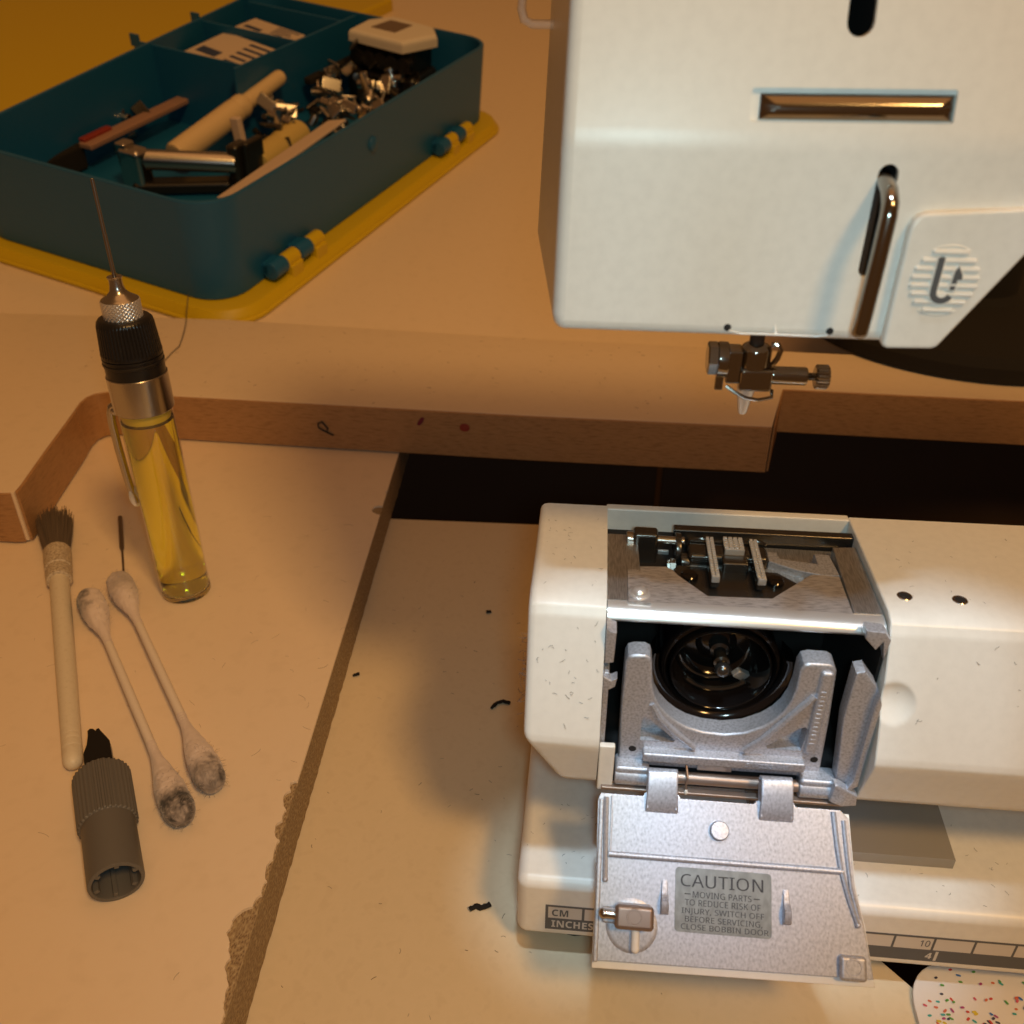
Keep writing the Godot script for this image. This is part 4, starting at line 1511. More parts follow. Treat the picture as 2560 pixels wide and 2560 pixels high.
func oil_pen() -> void:
	var a := Vector3(-153.6, -4.0, -131.6)
	var t := thing("oil_pen", "clear pen oiler of yellow oil with steel needle and pocket clip, standing upright", "oil pen", a)
	var b := Mb.new()
	var up := Vector3.UP
	b.lathe(a, up, [[2.9, 2.0], [3.0, 8.7], [3.6, 9.0], [6.2, 9.1], [66.0, 9.1], [76.6, 9.1], [76.65, 8.9], [76.2, 8.3], [76.0, 4.0], [76.0, 1.0]], 64)
	part("oil", b, M.oil, t, 25.0)
	b = Mb.new()
	b.lathe(a, up, [[0.02, 8.8], [0.3, 9.3], [0.8, 9.5], [2.5, 9.5], [2.85, 9.3], [2.86, 2.0]], 64)
	part("glass_foot", b, M.clear_glass, t, 25.0)
	b = Mb.new()
	b.lathe(a, up, [[2.9, 9.5], [81.0, 9.5]], 64, null, false, false)
	part("glass_tube", b, M.glass_wall, t)
	# moulded insert that shows through the oil above its level
	b = Mb.new()
	b.lathe(a, up, [[77.0, 6.8], [77.2, 8.4], [79.0, 8.8], [84.0, 8.8]], 40)
	part("seal_plug", b, M.yellow_plastic, t)
	b = Mb.new()
	b.lathe(a, up, [[81.0, 9.4], [81.0, 10.1], [81.3, 10.35], [94.2, 10.35], [94.5, 10.1], [94.5, 9.0]], 64, null, false, true)
	var bd := part("steel_band", b, M.steel_band, t)
	b = Mb.new()
	var o := a + Vector3(-9.9, 0, 1.5)
	b.tube([o + Vector3(-0.2, 82.5, 0), o + Vector3(-1.6, 81.5, 0), o + Vector3(-2.5, 79.0, 0), o + Vector3(-2.9, 75.0, 0), o + Vector3(-2.9, 65.0, 0), o + Vector3(-2.5, 54.0, 0), o + Vector3(-2.0, 47.0, 0), o + Vector3(-1.2, 42.6, 0), o + Vector3(-0.6, 41.6, 0)], [1.3, 1.4, 1.5, 1.5, 1.5, 1.5, 1.5, 1.5, 1.2], 12, 0.95, Vector3.RIGHT)
	b.ball(o + Vector3(-0.9, 80.0, 0), Vector3(1.5, 2.0, 1.7), 14)
	part("pocket_clip", b, M.steel_band, bd)
	b = Mb.new()
	b.lathe(o + Vector3(-1.1, 44.5, 0), Vector3(0.75, 0.1, 0.65), [[0.0, 1.2], [0.15, 2.4], [0.5, 2.5], [0.8, 2.1], [1.0, 1.0]], 20, null, true, true, 1.7)
	part("clip_pad", b, M.bright_steel, bd)
	b = Mb.new()
	b.lathe(a, up, [[94.4, 9.0], [94.5, 9.95], [98.2, 9.95], [98.5, 10.25], [99.3, 10.3], [99.6, 9.9], [100.0, 9.9], [100.2, 10.2], [101.0, 10.2], [101.3, 9.8], [101.5, 8.0]], 64)
	part("collar", b, M.black_plastic, t)
	b = Mb.new()
	b.lathe(a, up, [[101.4, 8.0], [101.45, 10.15], [102.4, 10.2], [103.0, 10.1], [112.4, 9.4], [113.6, 9.1], [114.4, 8.4], [114.7, 7.4], [114.7, 5.0]], 288, func(an: float, tt: float, r: float) -> float: return r - (0.32 * pow(0.5 - 0.5 * cos(an * 48.0), 2.0) if tt > 102.5 and tt < 113.0 else 0.0))
	part("ribbed_cap", b, M.black_plastic, t, 60.0)
	b = Mb.new()
	var prof := [[113.8, 5.9]]
	for i in 25:
		prof.push_back([114.2 + i * 0.27, 6.4])
	b.lathe(a, up, prof, 144, func(an: float, tt: float, r: float) -> float:
		var k := 24.0
		var p := absf(sin(an * k * 0.5 + tt * 2.3)) * absf(sin(an * k * 0.5 - tt * 2.3))
		return r - 0.32 + 0.42 * p)
	part("knurled_nut", b, M.bright_steel, t, 60.0)
	b = Mb.new()
	b.lathe(a, up, [[120.6, 6.2], [120.9, 6.0], [121.4, 5.2], [122.4, 3.7], [123.6, 2.6], [125.4, 2.2], [127.6, 2.1], [127.8, 2.45], [128.3, 2.5], [128.5, 2.3], [128.5, 0.7]], 40)
	part("neck", b, M.nickel, t, 50.0)
	b = Mb.new()
	b.lathe(a, up, [[127.0, 0.66], [142.0, 0.66], [142.2, 0.6], [159.2, 0.56], [159.4, 0.4]], 14)
	part("needle", b, M.needle_steel, t)


func swab(called: String, label: String, p0: Vector3, p1: Vector3, soot0: float, soot1: float, sd: int) -> void:
	var t := thing(called, label, "cotton swab", Vector3((p0.x + p1.x) / 2, -4, (p0.z + p1.z) / 2), "cotton swabs lying beside the brush")
	var d := (p1 - p0).normalized()
	var l := (p1 - p0).length()
	var b := Mb.new()
	b.lathe(p0, d, [[8.0, 1.45], [l * 0.5, 1.55], [l - 8.0, 1.45]], 20)
	part("stick", b, M.paper_white, t)
	var nz := noise(0.13, 4, sd)
	var sz := noise(0.16, 4, sd + 40)
	var side := d.cross(Vector3.UP).normalized()
	for e in 2:
		b = Mb.new()
		b.painted = true
		var at := p0 if e == 0 else p1
		var dir := d if e == 0 else -d
		var f := b.frame(dir)
		var rows := []
		var cols := []
		for i in 89:
			var u := float(i) / 88
			var tt := u * 37.0
			# rounded end, bulb, then a long taper onto the stick
			var bulb := 3.15 if e else 3.5
			var r := 1.52 + bulb * smoothstep(34.0, 11.0, tt)
			if tt < 6.5:
				r *= sqrt(maxf(0.0, 1.0 - pow((6.5 - tt) / 6.5, 2.4)))
			r = maxf(r, 0.05)
			var row := PackedVector3Array()
			for j in 72:
				var an := TAU * j / 72
				var q := Vector3(cos(an), sin(an), 0)
				var wrap := 0.05 * sin(tt * 5.0 + an)
				var rr: float = r * (1.0 + 0.1 * nz.get_noise_3d(q.x * 8, q.y * 8, tt * 2.0)) + wrap
				row.push_back(at + f * Vector3(q.x * rr, q.y * rr, tt))
			rows.push_back(row)
		var soot: float = soot0 if e == 0 else soot1
		for i in rows.size():
			var row := PackedColorArray()
			for j in 72:
				var tt := i * 37.0 / 88
				var mid: Vector3 = rows[i][j]
				var reach := smoothstep(15.0, 4.0, tt + 9.0 * nz.get_noise_3dv(mid * 1.1))
				if e == 0:
					# the upper tips are dirty on one side or all over, faintly
					var leftness := smoothstep(-0.6, 3.0, (mid - at).dot(Vector3(-0.78, 0.1, 0.62)) + 3.0 * nz.get_noise_3dv(mid * 1.3)) if soot0 > 0.5 else 0.75
					reach = smoothstep(21.0, 10.0, tt) * leftness
				var streak := 1.0 - absf(sz.get_noise_3dv(mid * 2.6)) * 4.0
				var s := clampf(reach * soot * (0.78 + 0.55 * sz.get_noise_3dv(mid * 0.9 + Vector3(30, 0, 0)) + 0.16 * streak), 0.0, 0.97)
				s = maxf(s, 0.16 * maxf(0.0, sz.get_noise_3dv(mid * 0.9)))
				row.push_back(Color(0.7, 0.6, 0.55).lerp(Color(0.028, 0.026, 0.028), s))
			cols.push_back(row)
		for i in rows.size() - 1:
			for j in 72:
				var k := (j + 1) % 72
				b.quadc(rows[i][j], rows[i][k], rows[i + 1][k], rows[i + 1][j], cols[i][j], cols[i][k], cols[i + 1][k], cols[i + 1][j])
		part("cotton_tip", b, M.cotton, t, 80.0)
		b = Mb.new()
		b.painted = true
		for i in 190:
			var tt := rng.randf_range(0.2, 20.0) if e else rng.randf_range(0.2, 24.0)
			var row: PackedVector3Array = rows[clampi(int(tt / 37.0 * 88), 1, 87)]
			var q := row[rng.randi() % 72]
			var outw := (q - (at + dir * (tt + 2.0))).normalized()
			var tip := q + outw * rng.randf_range(0.3, 1.5) + Vector3(rng.randf_range(-0.9, 0.9), rng.randf_range(-0.5, 0.7), rng.randf_range(-0.9, 0.9))
			b.color = Color(0.6, 0.52, 0.48).lerp(Color(0.05, 0.045, 0.045), rng.randf() * (0.9 if soot > 0.6 and tt < 13.0 else 0.5))
			b.tube([q - outw * 0.2, q.lerp(tip, 0.5) + Vector3(0, rng.randf_range(-0.2, 0.3), 0), tip], 0.035, 3, 1.0, Vector3.ZERO, false)
		part("loose_fibres", b, M.fibre, t).set_meta("kind", "stuff")


func brush() -> void:
	var t := thing("lint_brush", "small lint brush with cream handle and grey bristles, left of the swabs", "brush", Vector3(-190, -4, -105))
	var p := Vector3(-149.2, -0.9, -34.6)
	var q := Vector3(-204.2, 0.6, -127.6)
	var d := (q - p).normalized()
	var l := (q - p).length()
	var b := Mb.new()
	var rings := [[0.0, 0.4], [0.3, 1.4], [1.2, 2.4], [2.6, 2.9], [4.5, 3.05]]
	for g in [7.5, 11.0, 13.5]:
		rings.append_array([[g, 3.06], [g + 0.25, 2.92], [g + 0.5, 3.06]])
	rings.append_array([[l * 0.5, 3.4], [l - 8.0, 3.7], [l + 6.0, 3.7]])
	b.lathe(p, d, rings, 32)
	part("handle", b, M.bone_plastic, t)
	b = Mb.new()
	var f0 := q + d * -1.0
	b.lathe(f0, d, [[0.0, 4.1], [0.4, 4.7], [1.0, 4.9], [7.0, 5.0], [7.4, 4.7], [8.4, 4.7], [8.8, 5.2], [22.0, 5.5], [22.8, 5.2], [22.9, 3.0]], 36)
	part("ferrule", b, M.dirty_ferrule, t)
	b = Mb.new()
	var fr := b.frame(d)
	for i in 300:
		var an := rng.randf() * TAU
		var rr := sqrt(rng.randf())
		var dirn := fr * Vector3(cos(an), sin(an), 0)
		var s := f0 + d * 21.0 + dirn * rr * 4.4
		var len := rng.randf_range(30.0, 36.5) - rr * 2.0
		var spread := Vector3(dirn.x, dirn.y * 0.35, dirn.z) * rr * 3.2 + Vector3(rng.randf_range(-0.7, 0.7), rng.randf_range(-0.4, 0.4), rng.randf_range(-0.7, 0.7))
		var e := s + d * len + spread
		b.tube([s, s.lerp(e, 0.5) + dirn * rr * 0.3, e], [0.24, 0.22, 0.13], 4, 1.0, Vector3.ZERO, false)
	part("bristles", b, M.bristle_grey, t).set_meta("kind", "stuff")


func nib_cap() -> void:
	# ribbed grey cap with a forked black tip
	var t := thing("ribbed_cap", "grey ribbed plastic tool cap with black forked tip, lying nearest the camera on the board", "cap", Vector3(-127, -4, -10))
	var p := Vector3(-136.6, 4.3, -29.6)
	var q := Vector3(-114.2, 3.2, 6.6)
	var d := (q - p).normalized()
	var l := (q - p).length()
	var b := Mb.new()
	b.lathe(p, d, [[0.0, 2.4], [0.05, 5.2], [3.2, 7.6], [3.3, 8.0]], 10, null, true, false)
	part("shoulder", b, M.grey_plastic, t, 20.0)
	b = Mb.new()
	b.lathe(p, d, [[3.2, 7.5], [3.3, 8.15], [4.6, 8.2], [22.0, 8.1], [22.4, 7.8], [22.6, 7.2]], 240, func(a: float, tt: float, r: float) -> float: return r - (0.42 * smoothstep(0.3, 0.7, 0.5 - 0.5 * cos(a * 34.0)) if tt > 3.25 and tt < 22.5 else 0.0), false, false)
	part("grip", b, M.grey_plastic, t, 45.0)
	b = Mb.new()
	b.lathe(p, d, [[22.0, 7.0], [22.4, 7.25], [l - 0.6, 7.2], [l - 0.15, 7.1], [l, 6.8], [l, 6.2], [l - 0.4, 6.0], [l - 16.0, 5.8], [l - 16.2, 4.8], [l - 16.3, 0.4]], 56, null, false)
	var sk := part("skirt", b, M.grey_plastic, t)
	var f := b.frame(d)
	for i in 6:
		b = Mb.new()
		var a := TAU * i / 6 + 0.3
		b.T = Transform3D(f * Basis(Vector3.BACK, a), p + d * (l - 1.2))
		b.rbox(Vector3(4.7, -0.65, -14.0), Vector3(6.2, 0.65, 0.7), 0.25, 1)
		part("key", b, M.grey_plastic, sk)
	# tip
	b = Mb.new()
	var side := d.cross(Vector3.UP).normalized()
	b.T = Transform3D(Basis(side, -d, side.cross(-d)), p + d * 0.6 - Vector3(0, 0.2, 0))
	b.plate(P2([4.0, 0.0, 3.9, 8.0, 2.6, 11.6, 2.0, 15.4, 1.9, 17.6, 1.1, 18.3, 0.2, 17.8, -0.4, 16.6, -0.7, 17.3, -1.4, 17.4, -1.9, 15.8, -3.0, 13.0, -3.9, 10.6, -4.0, 0.0]), [], -1.9, 2.1, 0.8, 3)
	part("forked_tip", b, M.black_plastic, t)
	b = Mb.new()
	b.T = Transform3D(Basis(side, -d, side.cross(-d)), p + d * 0.6 - Vector3(0, 0.2, 0))
	b.tube([Vector3(-3.2, 8.6, 2.1), Vector3(-0.8, 10.2, 2.2), Vector3(1.2, 14.2, 2.1), Vector3(1.5, 16.8, 1.9)], [0.25, 0.42, 0.42, 0.25], 6)
	part("tip_ridge", b, M.black_plastic, t)


# ---------- the toolbox and what lies in it ----------
func in_box(called: String, label: String, cat: String, at: Vector3, group := "") -> Node3D:
	return thing(called, label, cat, box_origin() + box_basis() * at, group, box_basis())


func organizer() -> void:
	var L := 418.0
	var W := 250.0
	var H := 66.9
	var t := thing("toolbox", "open blue plastic sorting box with yellow lid folded under it, at the back left", "toolbox", box_origin(), "", box_basis())
	# walls: rounded outline, slightly wider at the rim
	var shape := func(g: float, r: float) -> PackedVector2Array:
		var o := PackedVector2Array()
		var cs := [Vector2(0 + g - r, -(0.0 + g) + r), Vector2(0 + g - r, L + g - r), Vector2(-W - g + r - 4, L + g - r), Vector2(-W + 42.0 - g + r, -g + r)]
		for k in 4:
			for i in 9:
				o.push_back(cs[k] + Vector2.from_angle(-PI / 2 + PI / 2 * k + PI / 2 * i / 8) * r)
		return o
	var b := Mb.new()
	b.T = flat_xz(0)
	var rows := []
	for q in [[-1.0, 0.0, 26.0], [0.0, 0.8, 26.0], [1.2, H - 1.0, 28.0], [0.9, H, 28.0], [-1.5, H, 27.0], [-1.8, H - 1.0, 27.0], [-3.2, 4.0, 25.0]]:
		var row := PackedVector3Array()
		for p in shape.call(q[0], q[2]):
			row.push_back(Vector3(p.x, p.y, q[1]))
		rows.push_back(row)
	b.grid(rows, true)
	var fl := PackedVector2Array(shape.call(-3.2, 25.0))
	b.plate(fl, [], 1.0, 4.0, 0.0, 1)
	part("tray", b, M.blue_plastic, t)
	b = Mb.new()
	b.rbox(Vector3(-143.5, 3.8, -L + 2.0), Vector3(-141.5, H - 1.5, -222.0), 0.5)
	part("long_divider", b, M.blue_plastic, t)
	for z in [-234.0, -315.0, -392.0]:
		b = Mb.new()
		b.rbox(Vector3(-252.0, 3.8, z - 1.0), Vector3(-143.4, H - 2.0, z + 1.0), 0.5)
		b.rbox(Vector3(-255.0, H - 7.0, z - 1.2), Vector3(-246.0, H + 3.0, z + 1.2), 0.6)
		part("cross_divider", b, M.blue_plastic, t)
	# yellow lid folded back underneath
	b = Mb.new()
	b.T = flat_xz(0)
	rows = []
	for q in [[8.0, -9.95, 30.0], [13.0, -9.8, 34.0], [14.0, -9.0, 35.0], [14.0, -7.2, 35.0], [12.4, -6.6, 34.0], [12.0, -5.0, 33.0], [9.0, -0.6, 31.0], [7.0, -0.1, 30.0], [-8.0, -0.1, 22.0]]:
		var row := PackedVector3Array()
		for p in shape.call(q[0], q[2]):
			row.push_back(Vector3(p.x + (4.0 if p.x > -60.0 and q[0] > 0.0 else 0.0), p.y, q[1]))
		rows.push_back(row)
	b.grid(rows, true)
	b.fan(rows[0], true)
	b.fan(rows[rows.size() - 1])
	part("lid", b, M.yellow_plastic, t)
	# hinge knuckles on the right-hand side
	for k in 2:
		var z0: float = [-42.0, -296.0][k]
		for i in 4:
			var za := z0 - i * 15.5
			b = Mb.new()
			if i % 2 == 0:
				b.cyl(Vector3(6.5, 8.0, za), Vector3(6.5, 8.0, za - 15.0), 6.2, 24, 1.0)
				b.rbox(Vector3(-0.5, 4.0, za - 15.0), Vector3(6.0, 13.0, za), 1.5)
				part("hinge_knuckle", b, M.blue_plastic, t)
			else:
				b.cyl(Vector3(6.5, 8.0, za), Vector3(6.5, 8.0, za - 15.0), 5.6, 24, 1.0)
				b.rbox(Vector3(3.0, -3.0, za - 14.5), Vector3(14.0, 7.0, za - 0.5), 1.5)
				part("hinge_eye", b, M.yellow_plastic, t)
	b = Mb.new()
	b.lathe(Vector3(0.5, 44.0, -194.0), Vector3.RIGHT, [[0.0, 6.0], [2.0, 5.4], [3.0, 3.0], [3.2, 0.4]], 24)
	part("stud", b, M.blue_plastic, t)

	# second yellow lid lying open behind the box
	var ol := thing("yellow_cover", "large bright yellow plastic cover lying flat behind the blue toolbox", "lid", box_origin() + box_basis() * Vector3(-300, -10, -200), "", box_basis())
	b = Mb.new()
	b.T = flat_xz(0)
	b.plate(round_rect(-620.0, -160.0, 36.0, 520.0, 14.0), [], 0.05, 14.0, 4.0, 3)
	part("cover_sheet", b, M.yellow_plastic, ol)

	# long stick: screwdriver-like cream tool
	var s := in_box("seam_stick", "long cream turned stick with narrow end, lying diagonally in the toolbox", "stick", Vector3(-146, 20, -141))
	b = Mb.new()
	var dd := Vector3(0.085, 0.2, -0.976).normalized()
	b.lathe(Vector3.ZERO, dd, [[0.0, 8.0], [0.8, 9.5], [3.0, 10.2], [74.0, 9.6], [76.0, 8.8], [78.0, 9.4], [83.0, 9.6], [86.0, 8.6], [88.0, 6.6], [134.0, 6.2], [137.0, 5.0], [138.0, 1.0]], 32)
	part("shaft", b, M.cream_plastic, s)
	# chrome foot in front
	s = in_box("presser_foot", "chrome presser foot with black sole at the front end of the cream stick", "presser foot", Vector3(-150, 5, -104))
	b = Mb.new()
	b.cyl(Vector3(-2, 24, 0), Vector3(58, 20, -42), 7.5, 24, 2.0)
	part("shank", b, M.nickel, s)
	b = Mb.new()
	b.rbox(Vector3(-12, 2, -8), Vector3(8, 33, 8), 4.0, 3)
	b.rbox(Vector3(-14, 26, -6), Vector3(-4, 36, 6), 2.0, 3)
	part("ankle", b, M.chrome, s)
	b = Mb.new()
	b.T = Transform3D(Basis(Vector3.UP, 0.62), Vector3(0, 0, 0))
	b.rbox(Vector3(-6, 0, -6), Vector3(66, 9, 10), 3.0, 3)
	part("sole", b, M.black_plastic, s)
	b = Mb.new()
	b.rbox(Vector3(52, 2, -56), Vector3(62, 34, -38), 3.0, 3)
	b.rbox(Vector3(62, 0, -66), Vector3(68, 36, -44), 2.0, 2)
	part("bracket", b, M.dark_steel, s)
	# dull pink rail on the left
	s = in_box("pink_rail", "dull pink flat rail with dark red end leaning in the left of the toolbox", "rail", Vector3(-206, 22, -111))
	b = Mb.new()
	b.T = Transform3D(Basis(Vector3.UP, 0.03), Vector3.ZERO)
	b.rbox(Vector3(-6, 0, -165), Vector3(6, 4.5, 0), 1.2)
	part("rail_body", b, M.mauve_plastic, s)
	b = Mb.new()
	b.T = Transform3D(Basis(Vector3.UP, 0.03), Vector3.ZERO)
	b.rbox(Vector3(-7, 3.5, -34), Vector3(-1, 7, -2), 1.0)
	part("red_end", b, M.red_plastic, s)
	s = in_box("black_clip", "black plastic clip below the red end of the pink rail", "clip", Vector3(-215, 4.2, -82))
	b = Mb.new()
	b.rbox(Vector3(-14, 0, -34), Vector3(4, 20, 12), 3.0)
	part("clip_body", b, M.black_felt, s)
	s = in_box("ruffler_foot", "brown tarnished ruffler foot behind the pink rail", "presser foot", Vector3(-228, 4.2, -178), "small presser feet in the toolbox")
	metal_bits(s, 7, Vector3(16, 26, 16), 3)
	# yellow tube
	s = in_box("yellow_tube", "short pale yellow plastic tube right of the cream stick", "tube", Vector3(-88, 17, -165))
	b = Mb.new()
	b.lathe(Vector3.ZERO, Vector3(-0.13, 0, -0.99), [[0.0, 6.0], [0.6, 11.0], [2.0, 12.0], [36.0, 12.0], [38.0, 10.6], [42.0, 10.6], [44.0, 12.0], [74.0, 12.0], [76.0, 11.0], [77.0, 5.0]], 32)
	part("tube_body", b, M.pale_yellow_plastic, s)
	# pale ruler strip along the right wall
	s = in_box("pale_strip", "pale pink flat strip lying along the right wall of the toolbox", "strip", Vector3(-29, 47, -54))
	b = Mb.new()
	b.T = Transform3D(Basis(Vector3.UP, 0.075) * Basis(Vector3.BACK, 0.25), Vector3.ZERO)
	b.rbox(Vector3(-9, -1, -160), Vector3(7, 1, 0), 0.6)
	part("strip_body", b, M.pale_plastic, s)
	s = in_box("pale_strip", "upright narrow pale bar between chrome foot and yellow tube", "strip", Vector3(-100, 4.2, -168))
	b = Mb.new()
	b.T = Transform3D(Basis(Vector3.BACK, 0.12), Vector3.ZERO)
	b.rbox(Vector3(-4, 0, -4), Vector3(4, 46, 2), 1.2)
	part("strip_body", b, M.pale_plastic, s)
	# black rod
	s = in_box("black_rod", "thin black rod lying along the long divider of the toolbox", "rod", Vector3(-132, 34, -310))
	b = Mb.new()
	b.rbox(Vector3(-4, -3, -80), Vector3(4, 3, 0), 1.5)
	part("rod_body", b, M.black_felt, s)
	# heaps of presser feet
	for f in [["presser_foot", "tarnished presser foot beside the narrow end of the cream stick", Vector3(-118, 4.2, -252), 11, Vector3(16, 34, 22), 5], ["presser_foot", "shiny presser foot lying behind the yellow tube", Vector3(-92, 4.2, -290), 8, Vector3(22, 30, 20), 7], ["presser_foot", "upright presser foot in the middle of the toolbox", Vector3(-70, 4.2, -318), 8, Vector3(14, 46, 16), 9], ["presser_foot", "dark presser foot leaning in front of the white bobbin case", Vector3(-92, 4.2, -372), 12, Vector3(22, 58, 22), 11], ["presser_foot", "presser foot under the narrow end of the cream stick", Vector3(-108, 4.2, -222), 9, Vector3(18, 36, 16), 15], ["presser_foot", "presser foot in front of the pale pink block", Vector3(-62, 4.2, -276), 10, Vector3(20, 34, 20), 17], ["presser_foot", "presser foot beside the thin black rod", Vector3(-112, 4.2, -330), 12, Vector3(20, 40, 24), 21], ["presser_foot", "presser foot against the right wall below the white bobbin holder", Vector3(-58, 4.2, -352), 10, Vector3(20, 44, 18), 19], ["presser_foot", "presser foot in the rear compartment of the toolbox", Vector3(-190, 4.2, -404), 7, Vector3(20, 30, 8), 13]]:
		s = in_box(f[0], f[1], "presser foot", f[2], "small presser feet in the toolbox")
		metal_bits(s, f[3], f[4], f[5])
	s = in_box("pale_block", "pale pink small block near the right wall of the toolbox", "block", Vector3(-44, 20, -318))
	b = Mb.new()
	b.rbox(Vector3(-16, -3, -30), Vector3(16, 4, 10), 1.2)
	part("block_body", b, M.pale_plastic, s)
	# white bobbin holder with window
	s = in_box("bobbin_holder", "white plastic bobbin holder with dark window on a black stand in the far corner", "bobbin holder", Vector3(-84, 4.2, -386))
	b = Mb.new()
	b.T = flat_xz(0)
	b.plate(P2([-32, -28, 26, -34, 42, 4, 28, 26, -20, 34, -34, 10]), [], 56.0, 66.0, 4.0, 3)
	part("shell", b, M.white_plastic, s)
	b = Mb.new()
	b.T = flat_xz(0)
	b.plate(P2([-18, -12, 8, -14, 10, 16, -14, 18]), [], 65.0, 66.6, 0.5)
	part("window", b, M.brown_steel, s)
	b = Mb.new()
	b.rbox(Vector3(-38, 0, -24), Vector3(34, 34, 26), 6.0, 3)
	for i in 5:
		b.cyl(Vector3(-24 + i * 12, 44, 20), Vector3(-24 + i * 12, 44, 30), 7.0, 20, 1.0)
	b.rbox(Vector3(-34, 32, -20), Vector3(30, 57, 22), 5.0, 2)
	part("stand", b, M.black_plastic, s)
	# needle cards
	for f in [["needle_card", "cream needle packet with blue print in the second compartment of the toolbox", Vector3(-190, 53, -284), 0.16, 38.0, 26.0], ["needle_card", "narrow cream needle packet in the third compartment of the toolbox", Vector3(-196, 55, -350), 0.12, 34.0, 13.0]]:
		s = in_box(f[0], f[1], "needle packet", f[2], "needle packets in the toolbox compartments")
		var X := Transform3D(Basis(Vector3.UP, -0.25) * Basis(Vector3.RIGHT, f[3]), Vector3.ZERO)
		b = Mb.new()
		b.T = X
		b.rbox(Vector3(-f[4], -1.5, -f[5]), Vector3(f[4], 1.5, f[5]), 0.8)
		part("packet", b, M.card, s)
		b = Mb.new()
		b.T = X
		for i in 5:
			b.rbox(Vector3(2 + i * 0.8, 1.3, f[5] * (-0.8 + i * 0.32)), Vector3(f[4] - 4.0 - (i * 7) % 11, 1.7, f[5] * (-0.66 + i * 0.32)), 0.1, 1)
		b.rbox(Vector3(-f[4] + 6.0, 1.3, f[5] * 0.2), Vector3(-6, 1.7, f[5] * 0.6), 0.1, 1)
		part("print", b, M.blue_ink, s)
	s = in_box("blue_wallet", "dark blue wallet behind the narrow cream packet", "wallet", Vector3(-190, 26, -366))
	b = Mb.new()
	b.rbox(Vector3(-44, -12, -12), Vector3(40, 14, 8), 2.0)
	part("wallet_body", b, M.blue_ink, s)


func metal_bits(s: Node3D, n: int, size: Vector3, sd: int) -> void:
	# one presser foot: shank, sole, bars, screws
	var r := RandomNumberGenerator.new()
	r.seed = sd
	var b := Mb.new()
	b.rbox(Vector3(-size.x * 0.3, 0, -size.z * 0.5), Vector3(size.x * 0.3, 5, size.z * 0.6), 1.5)
	part("sole", b, M.nickel, s)
	b = Mb.new()
	b.T = Transform3D(Basis(Vector3.BACK, r.randf_range(-0.4, 0.4)) * Basis(Vector3.RIGHT, r.randf_range(-0.3, 0.3)), Vector3.ZERO)
	b.rbox(Vector3(-4, 4, -4), Vector3(4, size.y, 4), 1.5)
	b.cyl(Vector3(-size.x * 0.6, size.y * 0.8, 0), Vector3(size.x * 0.6, size.y * 0.75, 0), 4.0, 16, 0.6)
	part("shank", b, M.chrome, s)
	b = Mb.new()
	for i in n:
		var p := Vector3(r.randf_range(-1, 1) * size.x, r.randf_range(0.15, 1.0) * size.y, r.randf_range(-1, 1) * size.z)
		if i % 2:
			b.cyl(p, p + Vector3(r.randf_range(-1, 1), r.randf_range(-1, 1), r.randf_range(-1, 1)).normalized() * r.randf_range(6, 16), r.randf_range(1.5, 4.0), 14, 0.5)
		else:
			b.T = Transform3D(Basis(Vector3(r.randf(), r.randf(), r.randf() + 0.1).normalized(), r.randf() * 3.0), p)
			b.rbox(Vector3(-5, -1.2, -8) * r.randf_range(0.7, 1.2), Vector3(5, 1.2, 8), 0.8)
			b.T = Transform3D.IDENTITY
	part("bars", b, M.dark_steel if sd % 4 == 3 else M.nickel, s)


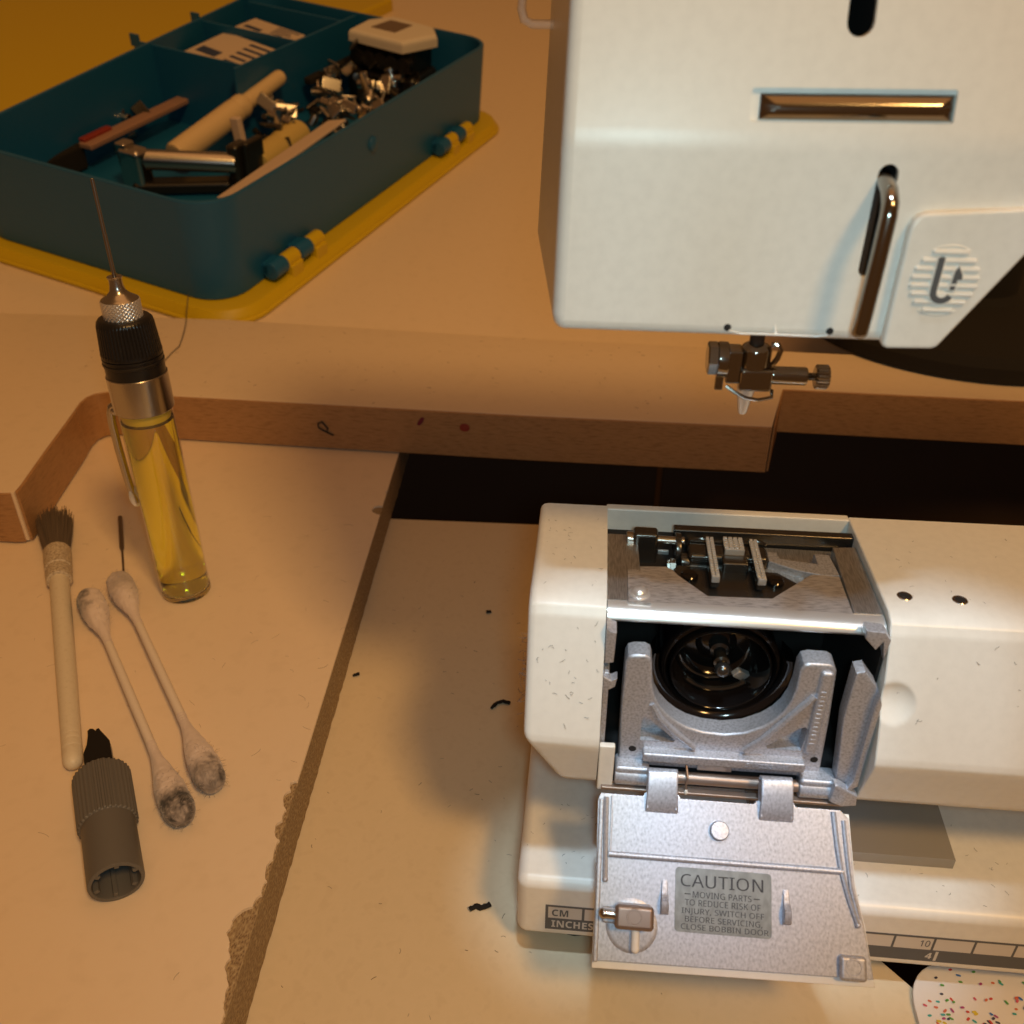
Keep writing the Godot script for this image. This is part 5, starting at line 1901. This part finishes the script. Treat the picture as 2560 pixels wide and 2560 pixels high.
# ---------- lint and dust ----------
func dust() -> void:
	var dark := [Color(0.03, 0.03, 0.035), Color(0.06, 0.055, 0.06), Color(0.12, 0.11, 0.11)]
	var soft := [Color(0.3, 0.24, 0.17), Color(0.38, 0.3, 0.22), Color(0.2, 0.15, 0.1)]
	for f in [
		["lint_dust", "fine dark lint strewn over the white deck of the machine base", 110, func() -> Vector3: return Vector3(rng.randf_range(-6.0, 150.0), 9.06, rng.randf_range(-30.0, -2.6)), 0.3, 1.4, 0.045, dark],
		["lint_dust", "fine dark lint on the white top of the free arm", 60, func() -> Vector3: return Vector3(rng.randf_range(-5.0, 10.5) if rng.randf() < 0.5 else rng.randf_range(75.0, 150.0), 88.06, rng.randf_range(-56.0, -19.5)), 0.25, 1.2, 0.04, dark],
		["lint_dust", "pale brown fibres strewn over the cream board round the swabs", 80, func() -> Vector3: return Vector3(rng.randf_range(-240.0, -82.0), -3.95, rng.randf_range(-190.0, 40.0)), 0.8, 4.5, 0.05, soft],
		["lint_dust", "brown dust and fibres on the front strip of the table", 90, func() -> Vector3: return Vector3(rng.randf_range(-320.0, 90.0), 21.56, rng.randf_range(-365.0, -262.0)), 0.6, 2.6, 0.14, soft],
		["lint_dust", "brown dust specks on the platform left of the machine", 110, func() -> Vector3: return Vector3(rng.randf_range(-75.0, 40.0), -21.92, rng.randf_range(-190.0, 70.0)), 0.3, 1.8, 0.09, soft],
	]:
		var b := Mb.new()
		b.painted = true
		fibres(b, f[2], f[3], f[4], f[5], f[6], f[7])
		var o := MeshInstance3D.new()
		o.name = numbered(f[0])
		o.mesh = b.mesh(M.fibre)
		o.set_meta("label", f[1])
		o.set_meta("category", "dust")
		o.set_meta("kind", "stuff")
		add_child(o)
	# lint on the sloping front of the arm
	var b := Mb.new()
	b.painted = true
	for i in 46:
		var t := rng.randf()
		var x := rng.randf_range(-5.5, 10.5) if rng.randf() < 0.5 else rng.randf_range(77.0, 150.0)
		var p := Vector3(x, lerpf(84.0, 57.0, t), lerpf(-14.3, -4.3, t) + 0.06)
		var dn := Vector3(0, -0.94, 0.34)
		var a := rng.randf() * TAU
		var d := Vector3.RIGHT * cos(a) + dn * sin(a)
		var l := rng.randf_range(0.3, 1.6)
		b.color = dark[rng.randi() % 3]
		b.tube([p, p + d * l * 0.5 + dn * rng.randf_range(-0.3, 0.3), p + d * l], 0.045, 3, 1.0, Vector3.ZERO, false)
	for i in 26:
		var p := Vector3(-6.7, rng.randf_range(58.0, 80.0), rng.randf_range(-18.0, -8.0))
		b.color = dark[rng.randi() % 3]
		b.tube([p, p + Vector3(-rng.randf_range(0.2, 1.6), rng.randf_range(-1.2, 1.2), 0.3), p + Vector3(-rng.randf_range(0.2, 2.2), rng.randf_range(-2.4, 2.4), 0.6)], 0.04, 3, 1.0, Vector3.ZERO, false)
	var o := MeshInstance3D.new()
	o.name = numbered("lint_dust")
	o.mesh = b.mesh(M.fibre)
	o.set_meta("label", "dark lint clinging to the sloping white front of the free arm")
	o.set_meta("category", "dust")
	o.set_meta("kind", "stuff")
	add_child(o)


func spot(called: String, p: Vector3, to: Vector3, col: Color, energy: float, angle: float, soft: float, size: float) -> void:
	var l := SpotLight3D.new()
	l.name = numbered(called)
	l.light_color = col.linear_to_srgb()
	l.light_energy = energy
	l.spot_angle = angle
	l.spot_angle_attenuation = soft
	l.spot_range = 3.0
	l.light_size = size
	l.shadow_enabled = true
	add_child(l)
	l.look_at_from_position(p * S, to * S, Vector3.BACK)
